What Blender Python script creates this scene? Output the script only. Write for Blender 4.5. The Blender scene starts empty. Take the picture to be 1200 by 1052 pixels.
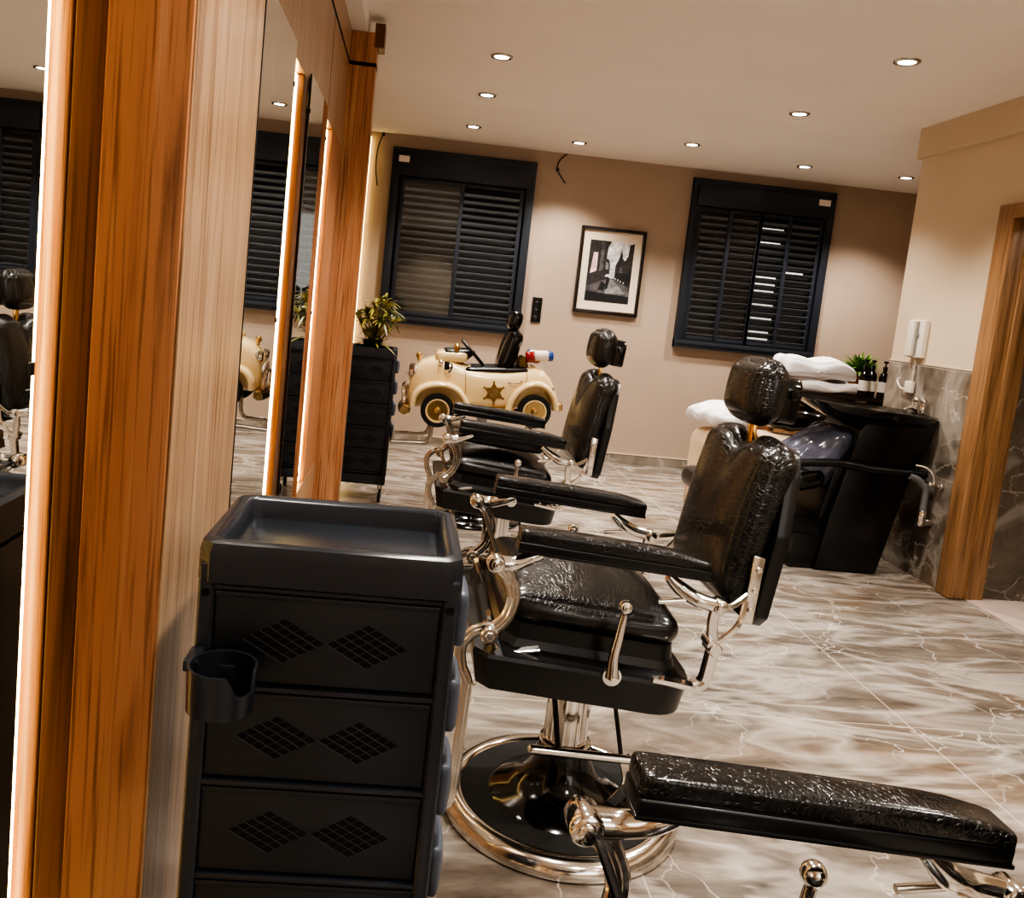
import bpy, bmesh, math, random
from mathutils import Vector, Matrix
random.seed(7)
sc = bpy.context.scene
COL = sc.collection
PI = math.pi

# ------------------------------------------------------------------ materials
def lin(c):
    c = c / 255.0
    return c / 12.92 if c <= 0.04045 else ((c + 0.055) / 1.055) ** 2.4
def rgb(r, g, b): return (lin(r), lin(g), lin(b), 1.0)

def new_mat(name):
    m = bpy.data.materials.new(name); m.use_nodes = True
    nt = m.node_tree
    return m, nt, nt.nodes['Principled BSDF']
def N(nt, t, **kw):
    n = nt.nodes.new(t)
    for k, v in kw.items():
        if k in n.inputs.keys(): n.inputs[k].default_value = v
        else: setattr(n, k, v)
    return n
def L(nt, a, b): nt.links.new(a, b)
def ramp(nt, fac, stops):
    r = nt.nodes.new('ShaderNodeValToRGB')
    el = r.color_ramp.elements
    while len(el) < len(stops): el.new(0.5)
    for e, (p, c) in zip(el, stops): e.position = p; e.color = c
    L(nt, fac, r.inputs['Fac']); return r
def coords(nt, scale=(1, 1, 1), kind='Object', rot=(0, 0, 0)):
    tc = nt.nodes.new('ShaderNodeTexCoord'); mp = nt.nodes.new('ShaderNodeMapping')
    mp.inputs['Scale'].default_value = scale; mp.inputs['Rotation'].default_value = rot
    L(nt, tc.outputs[kind], mp.inputs['Vector']); return mp.outputs['Vector']
def plain(name, col, rough=0.5, metal=0.0, coat=0.0, spec=0.5, noise=0.0, nscale=8, bump=0.0, bscale=200):
    m, nt, b = new_mat(name)
    b.inputs['Base Color'].default_value = col
    b.inputs['Roughness'].default_value = rough; b.inputs['Metallic'].default_value = metal
    b.inputs['Coat Weight'].default_value = coat; b.inputs['Coat Roughness'].default_value = 0.1
    b.inputs['Specular IOR Level'].default_value = spec
    v = coords(nt)
    n = N(nt, 'ShaderNodeTexNoise', Scale=nscale, Detail=4.0); L(nt, v, n.inputs['Vector'])
    lo = tuple(c * (1 - noise) for c in col[:3]) + (1,); hi = tuple(min(1, c * (1 + noise)) for c in col[:3]) + (1,)
    r = ramp(nt, n.outputs['Fac'], [(0.3, lo), (0.7, hi)]); L(nt, r.outputs['Color'], b.inputs['Base Color'])
    if bump:
        n2 = N(nt, 'ShaderNodeTexNoise', Scale=bscale, Detail=3.0); L(nt, v, n2.inputs['Vector'])
        bp = N(nt, 'ShaderNodeBump', Strength=bump, Distance=0.002); L(nt, n2.outputs['Fac'], bp.inputs['Height'])
        L(nt, bp.outputs['Normal'], b.inputs['Normal'])
    return m
def emit(name, col, s):
    m, nt, b = new_mat(name)
    b.inputs['Base Color'].default_value = col
    b.inputs['Emission Color'].default_value = col; b.inputs['Emission Strength'].default_value = s
    return m
def wood(name, dark, mid, light, rough=0.3, coat=0.25, gs=26.0, axis='z', off=0.0):
    m, nt, b = new_mat(name)
    s = {'z': (gs, gs, 0.9), 'y': (gs, 0.9, gs), 'x': (0.9, gs, gs)}[axis]
    v = coords(nt, s, 'Object')
    big = {'z': (5, 5, 0.35), 'y': (5, .35, 5), 'x': (.35, 5, 5)}[axis]
    v2 = coords(nt, big, 'Object')
    n1 = N(nt, 'ShaderNodeTexNoise', Scale=1.0, Detail=6.0, Roughness=0.65, Distortion=0.6); L(nt, v, n1.inputs['Vector'])
    n2 = N(nt, 'ShaderNodeTexNoise', Scale=1.6, Detail=3.0, Distortion=1.6); L(nt, v2, n2.inputs['Vector'])
    mx = N(nt, 'ShaderNodeMix', data_type='FLOAT'); mx.inputs[0].default_value = 0.4
    L(nt, n1.outputs['Fac'], mx.inputs[2]); L(nt, n2.outputs['Fac'], mx.inputs[3])
    r = ramp(nt, mx.outputs[0], [(0.34, dark), (0.46, mid), (0.53, mid), (0.66, light)])
    # fine pores
    fs = {'z': (140, 140, 3), 'y': (140, 3, 140), 'x': (3, 140, 140)}[axis]
    v3 = coords(nt, fs, 'Object')
    n3 = N(nt, 'ShaderNodeTexNoise', Scale=1.0, Detail=2.0); L(nt, v3, n3.inputs['Vector'])
    r3 = ramp(nt, n3.outputs['Fac'], [(0.34, (0.42, 0.36, 0.32, 1)), (0.47, (1, 1, 1, 1))])
    mm = N(nt, 'ShaderNodeMix', data_type='RGBA', blend_type='MULTIPLY'); mm.inputs[0].default_value = 0.8
    L(nt, r.outputs['Color'], mm.inputs[6]); L(nt, r3.outputs['Color'], mm.inputs[7])
    L(nt, mm.outputs[2], b.inputs['Base Color'])
    b.inputs['Roughness'].default_value = rough; b.inputs['Coat Weight'].default_value = coat
    b.inputs['Coat Roughness'].default_value = 0.22
    bp = N(nt, 'ShaderNodeBump', Strength=0.12, Distance=0.002); L(nt, n1.outputs['Fac'], bp.inputs['Height'])
    L(nt, bp.outputs['Normal'], b.inputs['Normal'])
    return m
def croc(name, scale=55, stretch=(1, 1, 1), strength=0.55):
    m, nt, b = new_mat(name)
    v = coords(nt, stretch)
    nz = N(nt, 'ShaderNodeTexNoise', Scale=9.0, Detail=3.0); L(nt, v, nz.inputs['Vector'])
    ad = N(nt, 'ShaderNodeMix', data_type='RGBA', blend_type='LINEAR_LIGHT'); ad.inputs[0].default_value = 0.05
    L(nt, v, ad.inputs[6]); L(nt, nz.outputs['Color'], ad.inputs[7])
    vo = N(nt, 'ShaderNodeTexVoronoi', feature='DISTANCE_TO_EDGE', Scale=scale); L(nt, ad.outputs[2], vo.inputs['Vector'])
    r = ramp(nt, vo.outputs['Distance'], [(0.0, (0, 0, 0, 1)), (0.11, (1, 1, 1, 1))])
    bp = N(nt, 'ShaderNodeBump', Strength=strength, Distance=0.0025); L(nt, r.outputs['Color'], bp.inputs['Height'])
    L(nt, bp.outputs['Normal'], b.inputs['Normal'])
    c = ramp(nt, vo.outputs['Distance'], [(0.0, (0.012, 0.010, 0.009, 1)), (0.15, (0.0055, 0.005, 0.005, 1))])
    L(nt, c.outputs['Color'], b.inputs['Base Color'])
    b.inputs['Roughness'].default_value = 0.27; b.inputs['Coat Weight'].default_value = 0.35; b.inputs['Coat Roughness'].default_value = 0.16
    return m
def marble(name, tile=None, lo=(80, 72, 64), mid=(114, 105, 96), hi=(152, 144, 135), rough=0.27, stretch=(0.6, 1.9, 1.0), grout=0.75, off=(0, 0, 0), wall=False):
    m, nt, b = new_mat(name)
    tc = nt.nodes.new('ShaderNodeTexCoord'); P = tc.outputs['Object']
    def mp(scale, loc=(0, 0, 0), rot=(0, 0, 0)):
        q = nt.nodes.new('ShaderNodeMapping'); q.inputs['Scale'].default_value = scale; q.inputs['Location'].default_value = loc
        q.inputs['Rotation'].default_value = rot; L(nt, P, q.inputs['Vector']); return q.outputs['Vector']
    rot = (0, 0, 0.12) if not wall else (0.6, 0, 0)
    v = mp(stretch, rot=rot)
    n1 = N(nt, 'ShaderNodeTexNoise', Scale=2.6, Detail=7.0, Roughness=0.62, Distortion=1.3); L(nt, v, n1.inputs['Vector'])
    r1 = ramp(nt, n1.outputs['Fac'], [(0.3, rgb(*lo)), (0.5, rgb(*mid)), (0.7, rgb(*hi))])
    # warm patches
    n4 = N(nt, 'ShaderNodeTexNoise', Scale=1.7, Detail=3.0, Distortion=0.8); L(nt, mp((1, 1.4, 1), (3, 1, 2)), n4.inputs['Vector'])
    rw = ramp(nt, n4.outputs['Fac'], [(0.5, (1, 1, 1, 1)), (0.7, (1.0, 0.86, 0.74, 1))])
    mw = N(nt, 'ShaderNodeMix', data_type='RGBA', blend_type='MULTIPLY'); mw.inputs[0].default_value = 0.9
    L(nt, r1.outputs['Color'], mw.inputs[6]); L(nt, rw.outputs['Color'], mw.inputs[7])
    # soft white streaks
    n2 = N(nt, 'ShaderNodeTexNoise', Scale=2.2, Detail=4.0, Roughness=0.5, Distortion=0.7); L(nt, mp(stretch, (5, 2, 1), rot), n2.inputs['Vector'])
    r2 = ramp(nt, n2.outputs['Fac'], [(0.44, (0, 0, 0, 1)), (0.5, (0.5, 0.5, 0.5, 1)), (0.56, (0, 0, 0, 1))])
    mx = N(nt, 'ShaderNodeMix', data_type='RGBA'); L(nt, r2.outputs['Color'], mx.inputs[0])
    L(nt, mw.outputs[2], mx.inputs[6]); mx.inputs[7].default_value = rgb(190, 182, 172)
    # crackle veins
    nd = N(nt, 'ShaderNodeTexNoise', Scale=5.0, Detail=4.0); L(nt, P, nd.inputs['Vector'])
    dv = N(nt, 'ShaderNodeMix', data_type='RGBA', blend_type='LINEAR_LIGHT'); dv.inputs[0].default_value = 0.16
    L(nt, mp((1.0, 1.25, 1.1)), dv.inputs[6]); L(nt, nd.outputs['Color'], dv.inputs[7])
    vo = N(nt, 'ShaderNodeTexVoronoi', feature='DISTANCE_TO_EDGE', Scale=2.6); L(nt, dv.outputs[2], vo.inputs['Vector'])
    r3 = ramp(nt, vo.outputs['Distance'], [(0.0, (0.75, 0.75, 0.75, 1)), (0.011, (0, 0, 0, 1))])
    nm = N(nt, 'ShaderNodeTexNoise', Scale=2.2, Detail=2.0); L(nt, mp((1, 1, 1), (9, 4, 2)), nm.inputs['Vector'])
    rm = ramp(nt, nm.outputs['Fac'], [(0.40, (0, 0, 0, 1)), (0.52, (1, 1, 1, 1))])
    mv = N(nt, 'ShaderNodeMix', data_type='RGBA', blend_type='MULTIPLY'); mv.inputs[0].default_value = 1.0
    L(nt, r3.outputs['Color'], mv.inputs[6]); L(nt, rm.outputs['Color'], mv.inputs[7])
    m2 = N(nt, 'ShaderNodeMix', data_type='RGBA'); L(nt, mv.outputs[2], m2.inputs[0])
    L(nt, mx.outputs[2], m2.inputs[6]); m2.inputs[7].default_value = rgb(200, 193, 184)
    out = m2.outputs[2]
    if tile:
        # grout lines: |frac(x/t + .5) - .5| * t < w
        sx = nt.nodes.new('ShaderNodeSeparateXYZ'); L(nt, P, sx.inputs[0])
        ms = []
        for ax, t, o in tile:
            a = N(nt, 'ShaderNodeMath', operation='SUBTRACT'); L(nt, sx.outputs[ax], a.inputs[0]); a.inputs[1].default_value = o
            d = N(nt, 'ShaderNodeMath', operation='DIVIDE'); L(nt, a.outputs[0], d.inputs[0]); d.inputs[1].default_value = t
            p = N(nt, 'ShaderNodeMath', operation='PINGPONG'); L(nt, d.outputs[0], p.inputs[0]); p.inputs[1].default_value = 0.5
            c = N(nt, 'ShaderNodeMath', operation='LESS_THAN'); L(nt, p.outputs[0], c.inputs[0]); c.inputs[1].default_value = 0.0022 / t
            ms.append(c.outputs[0])
        g = ms[0]
        if len(ms) > 1:
            mxx = N(nt, 'ShaderNodeMath', operation='MAXIMUM'); L(nt, ms[0], mxx.inputs[0]); L(nt, ms[1], mxx.inputs[1]); g = mxx.outputs[0]
        sc_ = N(nt, 'ShaderNodeMath', operation='MULTIPLY'); L(nt, g, sc_.inputs[0]); sc_.inputs[1].default_value = grout
        m3 = N(nt, 'ShaderNodeMix', data_type='RGBA'); L(nt, sc_.outputs[0], m3.inputs[0])
        L(nt, out, m3.inputs[6]); m3.inputs[7].default_value = rgb(196, 186, 174); out = m3.outputs[2]
    L(nt, out, b.inputs['Base Color'])
    b.inputs['Roughness'].default_value = rough
    return m

M = {}
M['wood'] = wood('oak veneer', rgb(116, 74, 50), rgb(186, 130, 92), rgb(208, 162, 122))
M['wood_light'] = wood('oak veneer panel', rgb(134, 100, 74), rgb(184, 148, 114), rgb(214, 182, 150), rough=0.33, coat=0.35)
M['wood_dark'] = wood('dark oak', rgb(60, 34, 18), rgb(104, 62, 34), rgb(132, 84, 50), rough=0.4, coat=0.1)
M['wood_door'] = wood('door oak', rgb(122, 90, 62), rgb(158, 120, 84), rgb(178, 142, 104), rough=0.45, coat=0.1)
M['wall_back'] = plain('taupe paint', rgb(176, 156, 138), 0.7, noise=0.04, nscale=2, bump=0.05)
M['wall_right'] = plain('beige paint', rgb(208, 190, 166), 0.7, noise=0.03, nscale=2, bump=0.05)
M['ceiling'] = plain('ceiling paint', rgb(242, 234, 226), 0.75, noise=0.02, nscale=1.5)
M['white'] = plain('white plaster', rgb(240, 236, 230), 0.6)
M['floor'] = marble('marble floor tile', tile=[('X', 1.2, 1.88), ('Y', 1.2, 0.35)])
M['walltile'] = marble('marble wall tile', tile=[('Z', 0.605, 0.0), ('Y', 1.2, 5.3)], lo=(72, 65, 57), mid=(110, 101, 90), hi=(138, 128, 115), stretch=(1, 1.1, 0.7), rough=0.3, wall=True)
M['basetile'] = marble('marble skirting tile', tile=[('X', 1.2, 1.88)], lo=(96, 88, 80), mid=(134, 124, 113), hi=(160, 150, 138))
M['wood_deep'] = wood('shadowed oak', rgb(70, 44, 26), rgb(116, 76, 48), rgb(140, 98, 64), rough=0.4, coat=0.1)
M['grout'] = plain('pale tile trim', rgb(206, 190, 168), 0.5)
M['restfloor'] = plain('pinkish floor tile', rgb(196, 178, 168), 0.35, noise=0.08)
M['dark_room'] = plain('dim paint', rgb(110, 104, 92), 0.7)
M['chrome'] = plain('chrome', (0.78, 0.74, 0.69, 1), 0.13, 1.0)
M['steel'] = plain('brushed nickel', (0.5, 0.47, 0.43, 1), 0.26, 1.0)
M['chrome_orange'] = plain('orange reflection chrome', (0.8, 0.5, 0.2, 1), 0.2, 1.0)  # chrome with an orange reflection put into its base colour
M['croc'] = croc('black crocodile leather', 70, (1, 0.8, 1.5), 0.42)
M['croc_seat'] = croc('black crocodile leather seat', 85, (1.3, 0.8, 1.5), 0.22)
M['croc_small'] = croc('black crocodile leather fine', 95, (1.4, 0.9, 1), 0.45)
M['black'] = plain('black enamel', rgb(13, 13, 14), 0.33, coat=0.2)
M['black_gloss'] = plain('black gloss', rgb(9, 9, 10), 0.12, coat=0.4)
M['black_mat'] = plain('black rubber mat', rgb(30, 29, 28), 0.75, noise=0.4, nscale=120, bump=0.6, bscale=300)
M['rubber'] = plain('rubber', rgb(22, 22, 22), 0.7)
M['slate'] = plain('slate plastic', rgb(40, 44, 51), 0.27, noise=0.08, nscale=10, bump=0.08, bscale=400)
M['slate_dark'] = plain('dark slate plastic', rgb(33, 36, 40), 0.42, noise=0.08, nscale=10, bump=0.1, bscale=500)
M['slate_light'] = plain('grey blue plastic', rgb(84, 90, 102), 0.4)
M['hole'] = plain('grille hole', rgb(5, 5, 6), 0.9)
M['alu'] = plain('anthracite aluminium', rgb(38, 43, 52), 0.42, noise=0.05)
M['slat'] = plain('anthracite slat', rgb(104, 109, 115), 0.26, metal=0.6)
M['night'] = plain('night', rgb(7, 8, 9), 0.6)
M['label'] = plain('paper label', rgb(238, 224, 214), 0.6, noise=0.15, nscale=90)
M['slit'] = emit('street light slit', (0.95, 0.93, 0.85, 1), 0.4)
M['led'] = emit('warm led', (1.0, 0.74, 0.28, 1), 9.0)
M['lamp'] = emit('lamp lens', (1.0, 0.93, 0.82, 1), 14.0)
M['cream'] = plain('cream car paint', rgb(226, 200, 150), 0.25, coat=0.5)
M['cream_dim'] = plain('cream upholstery', rgb(206, 180, 150), 0.5, noise=0.08)
M['gold'] = plain('gold trim', (0.55, 0.38, 0.18, 1), 0.25, 1.0)
M['gold_dark'] = plain('dark gold paint', rgb(120, 88, 40), 0.4)
M['red'] = plain('red lens', rgb(140, 22, 20), 0.15, coat=0.5)
M['blue'] = plain('blue lens', rgb(40, 80, 150), 0.15, coat=0.5)
M['towel'] = plain('white terry', rgb(236, 232, 232), 0.9, bump=0.6, bscale=160)
M['terracotta'] = plain('tan planter', rgb(176, 118, 76), 0.6)
M['bottle'] = plain('dark bottle', rgb(22, 12, 10), 0.12, coat=0.3)
M['cape'] = plain('grey blue plastic cover', rgb(86, 88, 104), 0.18, coat=0.5, noise=0.2, nscale=14, bump=0.8, bscale=22)
M['grey_pipe'] = plain('grey pipe', rgb(110, 110, 112), 0.35)
M['ivory'] = plain('ivory plastic', rgb(222, 214, 200), 0.4)
M['grey_strip'] = plain('grey plastic', rgb(128, 126, 122), 0.4)
def leafmat(name, a, b_):
    m, nt, b = new_mat(name)
    v = coords(nt, (9, 9, 9)); n = N(nt, 'ShaderNodeTexNoise', Scale=2.0); L(nt, v, n.inputs['Vector'])
    r = ramp(nt, n.outputs['Fac'], [(0.35, a), (0.65, b_)]); L(nt, r.outputs['Color'], b.inputs['Base Color'])
    b.inputs['Roughness'].default_value = 0.4; return m
M['leaf'] = leafmat('green leaf', rgb(40, 84, 22), rgb(120, 160, 50))
M['leaf_yellow'] = leafmat('olive leaf', rgb(60, 76, 24), rgb(172, 156, 72))
def mirror_mat():
    m, nt, b = new_mat('mirror glass')
    v = coords(nt); n = N(nt, 'ShaderNodeTexNoise', Scale=1.0); L(nt, v, n.inputs['Vector'])
    r = ramp(nt, n.outputs['Fac'], [(0, (0.86, 0.87, 0.84, 1)), (1, (0.88, 0.88, 0.86, 1))]); L(nt, r.outputs['Color'], b.inputs['Base Color'])
    b.inputs['Metallic'].default_value = 1; b.inputs['Roughness'].default_value = 0.0
    return m
M['mirror'] = mirror_mat()
def glass_mat():
    m = bpy.data.materials.new('window glass'); m.use_nodes = True; nt = m.node_tree
    nt.nodes.remove(nt.nodes['Principled BSDF']); out = nt.nodes['Material Output']
    t = nt.nodes.new('ShaderNodeBsdfTransparent'); t.inputs[0].default_value = (0.97, 0.98, 0.98, 1)
    g = nt.nodes.new('ShaderNodeBsdfGlossy'); g.inputs['Roughness'].default_value = 0.01
    f = nt.nodes.new('ShaderNodeValue'); f.outputs[0].default_value = 0.07
    mx = nt.nodes.new('ShaderNodeMixShader'); L(nt, f.outputs[0], mx.inputs[0]); L(nt, t.outputs[0], mx.inputs[1]); L(nt, g.outputs[0], mx.inputs[2])
    L(nt, mx.outputs[0], out.inputs['Surface']); return m
M['glass'] = glass_mat()

# ------------------------------------------------------------------ mesh helpers
def nb(): return bmesh.new()
def obj(name, bm, mat, parent=None, smooth=35, loc=None):
    bmesh.ops.recalc_face_normals(bm, faces=bm.faces)
    me = bpy.data.meshes.new(name); bm.to_mesh(me); bm.free()
    mats = mat if isinstance(mat, (list, tuple)) else [mat]
    for q in mats: me.materials.append(M[q] if isinstance(q, str) else q)
    if smooth:
        me.polygons.foreach_set('use_smooth', [True] * len(me.polygons))
        me.set_sharp_from_angle(angle=math.radians(smooth))
    o = bpy.data.objects.new(name, me); COL.objects.link(o)
    if parent is not None: o.parent = parent
    if loc is not None: o.location = loc
    return o
def tag(o, label, cat, group=None, kind=None):
    o['label'] = label; o['category'] = cat
    if group: o['group'] = group
    if kind: o['kind'] = kind
    return o
def thing(name, label, cat, loc=(0, 0, 0), rz=0.0, group=None):
    o = bpy.data.objects.new(name, None); COL.objects.link(o); o.location = loc; o.rotation_euler = (0, 0, rz)
    o.empty_display_size = 0.1
    return tag(o, label, cat, group)
def structure(name, bm, mat, smooth=35, parent=None):
    o = obj(name, bm, mat, parent, smooth)
    if parent is None: o['kind'] = 'structure'
    return o
def copy_tree(o, parent=None):
    c = o.copy(); COL.objects.link(c)
    if parent is not None: c.parent = parent; c.matrix_parent_inverse = o.matrix_parent_inverse
    for ch in list(o.children): copy_tree(ch, c)
    return c
def merge(bm, src, mi=0):
    me = bpy.data.meshes.new('tmp'); src.to_mesh(me); src.free()
    n0 = len(bm.faces); bm.from_mesh(me); bpy.data.meshes.remove(me)
    bm.faces.ensure_lookup_table()
    for f in bm.faces[n0:]: f.material_index = mi
def bx(bm, x0, x1, y0, y1, z0, z1, bev=0.0, seg=2, mi=0, fn=None):
    t = nb(); bmesh.ops.create_cube(t, size=1)
    for v in t.verts: v.co = Vector(((x0 + x1) / 2 + v.co.x * (x1 - x0), (y0 + y1) / 2 + v.co.y * (y1 - y0), (z0 + z1) / 2 + v.co.z * (z1 - z0)))
    if bev > 0: bmesh.ops.bevel(t, geom=list(t.edges), offset=bev, segments=seg, profile=0.6, affect='EDGES')
    if fn:
        for v in t.verts: v.co = fn(v.co)
    merge(bm, t, mi)
def prism(bm, pts, a0, a1, axis='y', bev=0.0, seg=2, mi=0, fn=None):
    """outline pts in the plane perpendicular to axis, extruded a0..a1"""
    t = nb()
    def P(p, a): return {'y': (p[0], a, p[1]), 'x': (a, p[0], p[1]), 'z': (p[0], p[1], a)}[axis]
    lo = [t.verts.new(P(p, a0)) for p in pts]; hi = [t.verts.new(P(p, a1)) for p in pts]
    t.faces.new(lo); t.faces.new(hi[::-1])
    k = len(pts)
    for i in range(k): t.faces.new((lo[i], hi[i], hi[(i + 1) % k], lo[(i + 1) % k]))
    bmesh.ops.recalc_face_normals(t, faces=t.faces)
    if bev > 0: bmesh.ops.bevel(t, geom=list(t.edges), offset=bev, segments=seg, profile=0.6, affect='EDGES')
    if fn:
        for v in t.verts: v.co = fn(v.co)
    merge(bm, t, mi)
def catmull(pts, k=6, closed=False):
    P = [Vector(p) for p in pts]
    if len(P) < 3: return P
    out = []; n = len(P)
    rng = range(n) if closed else range(n - 1)
    for i in rng:
        if closed: p0, p1, p2, p3 = P[i - 1], P[i], P[(i + 1) % n], P[(i + 2) % n]
        else: p0, p1, p2, p3 = P[max(i - 1, 0)], P[i], P[i + 1], P[min(i + 2, n - 1)]
        for j in range(k):
            t = j / k
            out.append(0.5 * ((2 * p1) + (-p0 + p2) * t + (2 * p0 - 5 * p1 + 4 * p2 - p3) * t * t + (-p0 + 3 * p1 - 3 * p2 + p3) * t ** 3))
    if not closed: out.append(P[-1])
    return out
def rings(bm, rs, closed=False, caps=True, mi=0):
    vs = [[bm.verts.new(p) for p in r] for r in rs]
    n = len(vs); k = len(vs[0])
    for i in range(n if closed else n - 1):
        a, b = vs[i], vs[(i + 1) % n]
        for j in range(k):
            f = bm.faces.new((a[j], a[(j + 1) % k], b[(j + 1) % k], b[j])); f.material_index = mi
    if caps and not closed:
        f = bm.faces.new(vs[0][::-1]); f.material_index = mi
        f = bm.faces.new(vs[-1]); f.material_index = mi
def tube(bm, pts, r, seg=10, smooth=0, closed=False, mi=0):
    P = catmull(pts, smooth, closed) if smooth else [Vector(p) for p in pts]
    n = len(P)
    R = r if isinstance(r, (list, tuple)) else None
    def rad(i):
        if R is None: return r
        t = i / max(1, n - 1) * (len(R) - 1); a = min(int(t), len(R) - 2); return R[a] + (R[a + 1] - R[a]) * (t - a)
    prev = None; rs = []
    for i in range(n):
        if closed: T = P[(i + 1) % n] - P[i - 1]
        else: T = P[min(i + 1, n - 1)] - P[max(i - 1, 0)]
        T.normalize()
        if prev is None:
            up = Vector((0, 0, 1)) if abs(T.z) < 0.9 else Vector((1, 0, 0))
            prev = (up - T * up.dot(T)).normalized()
        else: prev = (prev - T * prev.dot(T)).normalized()
        B = T.cross(prev)
        rs.append([P[i] + (prev * math.cos(2 * PI * j / seg) + B * math.sin(2 * PI * j / seg)) * rad(i) for j in range(seg)])
    rings(bm, rs, closed, True, mi)
def ribbon(bm, pts, w, t, axis=(0, 1, 0), smooth=6, mi=0, ch=0.25):
    """flat bar: w measured in the plane perpendicular to axis, t along axis"""
    P = catmull(pts, smooth) if smooth else [Vector(p) for p in pts]
    A = Vector(axis).normalized(); n = len(P); c = min(w, t) * ch
    sec = [(-w / 2 + c, -t / 2), (w / 2 - c, -t / 2), (w / 2, -t / 2 + c), (w / 2, t / 2 - c), (w / 2 - c, t / 2), (-w / 2 + c, t / 2), (-w / 2, t / 2 - c), (-w / 2, -t / 2 + c)]
    rs = []
    for i in range(n):
        T = (P[min(i + 1, n - 1)] - P[max(i - 1, 0)]).normalized(); Nn = A.cross(T).normalized()
        rs.append([P[i] + Nn * a + A * b for a, b in sec])
    rings(bm, rs, mi=mi)
def lathe(bm, prof, o=(0, 0, 0), axis='z', seg=32, mi=0, cap=True):
    O = Vector(o)
    def P(r, h, a):
        c, s = r * math.cos(a), r * math.sin(a)
        return O + {'z': Vector((c, s, h)), 'y': Vector((c, h, s)), 'x': Vector((h, c, s))}[axis]
    rs = [[P(max(r, 1e-4), h, 2 * PI * j / seg) for j in range(seg)] for r, h in prof]
    rings(bm, rs, caps=cap, mi=mi)
def cyl(bm, c, r, h, axis='y', seg=20, bev=0.0, mi=0):
    b = min(bev, r * .5, h * .45)
    pr = [(r - b, -h / 2), (r, -h / 2 + b), (r, h / 2 - b), (r - b, h / 2)] if b > 0 else [(r, -h / 2), (r, h / 2)]
    lathe(bm, pr, c, axis, seg, mi)
def ball(bm, c, r, seg=16, sc_=(1, 1, 1), mi=0):
    t = nb(); bmesh.ops.create_uvsphere(t, u_segments=seg, v_segments=seg // 2 + 2, radius=r)
    for v in t.verts: v.co = Vector((c[0] + v.co.x * sc_[0], c[1] + v.co.y * sc_[1], c[2] + v.co.z * sc_[2]))
    merge(bm, t, mi)
def puff(bm, c, half, r, bulge=(0, 0, 0), n=16, fn=None, mi=0):
    """soft upholstered block; bulge = extra swell of each pair of faces"""
    t = nb(); bmesh.ops.create_cube(t, size=2)
    bmesh.ops.subdivide_edges(t, edges=list(t.edges), cuts=n - 1, use_grid_fill=True)
    for v in t.verts:
        p = [math.sin(PI / 2 * max(-1, min(1, q))) for q in v.co]
        d = [p[i] * half[i] for i in range(3)]
        inn = [max(-(half[i] - r), min(half[i] - r, d[i])) for i in range(3)]
        e = Vector([d[i] - inn[i] for i in range(3)])
        if e.length > 1e-9: e = e.normalized() * r
        q = Vector(inn) + e
        s = [1 - p[i] ** 2 for i in range(3)]
        q.x += p[0] * bulge[0] * s[1] * s[2]; q.y += p[1] * bulge[1] * s[0] * s[2]; q.z += p[2] * bulge[2] * s[0] * s[1]
        if fn: q = fn(q)
        v.co = q + Vector(c)
    merge(bm, t, mi)
def rotfn(ang, piv, axis='Y'):
    Rm = Matrix.Rotation(ang, 3, axis); pv = Vector(piv)
    return lambda q: Rm @ (Vector(q) - pv) + pv
def text_mesh(bm, s, size, place, mi=0, ext=0.0008):
    cu = bpy.data.curves.new('t', 'FONT'); cu.body = s; cu.size = size; cu.align_x = 'CENTER'; cu.align_y = 'CENTER'; cu.extrude = ext
    o = bpy.data.objects.new('t', cu); COL.objects.link(o)
    dg = bpy.context.evaluated_depsgraph_get(); me = bpy.data.meshes.new_from_object(o.evaluated_get(dg))
    t = nb(); t.from_mesh(me)
    for v in t.verts: v.co = place(v.co)
    bpy.data.objects.remove(o); bpy.data.curves.remove(cu); bpy.data.meshes.remove(me)
    merge(bm, t, mi)

# ------------------------------------------------------------------ room shell
H = 2.65; YB = 7.489; XR = 3.032; XL = -0.422; XN = -0.46; YA = 1.20; YP = 4.37
b = nb(); bx(b, -0.7, 4.7, -2.6, YB + .1, -0.1, 0); structure('floor', b, 'floor', 0)
b = nb(); bx(b, -0.7, 4.7, -2.6, YB + .1, H, H + .1); structure('ceiling', b, 'ceiling', 0)
b = nb(); bx(b, -0.7, 4.7, YB, YB + .1, 0, H); structure('wall_back', b, 'wall_back', 0)
b = nb(); bx(b, -0.7, 4.7, -2.7, -2.6, 0, 1.0); bx(b, -0.7, 1.0, -2.7, -2.6, 1.0, H); structure('wall_front', b, 'wall_right', 0)  # unseen behind the camera; opening shaped to let in soft fill light
b = nb(); bx(b, -0.7, -0.5, 4.49, YB, 0, H); structure('wall_left', b, 'wall_back', 0)
# clad part of the left wall: backing panel, flush panels, niches
b = nb(); bx(b, -0.6, XN, YA + .02, 4.49, 0, H); bx(b, -0.6, -.52, -2.6, YA + .02, 0, H)
structure('trim_1', b, 'wood_light', 0)
b = nb()
ZT, ZB = 2.0, 0.425
def flush(y0, y1, z0, z1): bx(b, XN, XL, y0, y1, z0, z1, 0.0015, 1)
flush(-2.6, YA, ZT, 2.42); flush(YA + .2, 3.63, ZT + .002, 2.412); flush(3.634, YP, ZT + .002, 2.412)
flush(YA + .2, YP, 2.426, 2.57); flush(-2.6, YA, 0, .08); flush(YA + .2, YP, 0, ZB - .002)
structure('trim_2', b, 'wood_light', 0)
b = nb(); flush(2.915, 3.07, ZB, ZT); structure('trim_3', b, 'wood_dark', 0)  # unlit panel between niches, its shade put into a darker oak
b = nb(); flush(3.87, YP, ZB, ZT); structure('trim_20', b, 'wood', 0)
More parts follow.
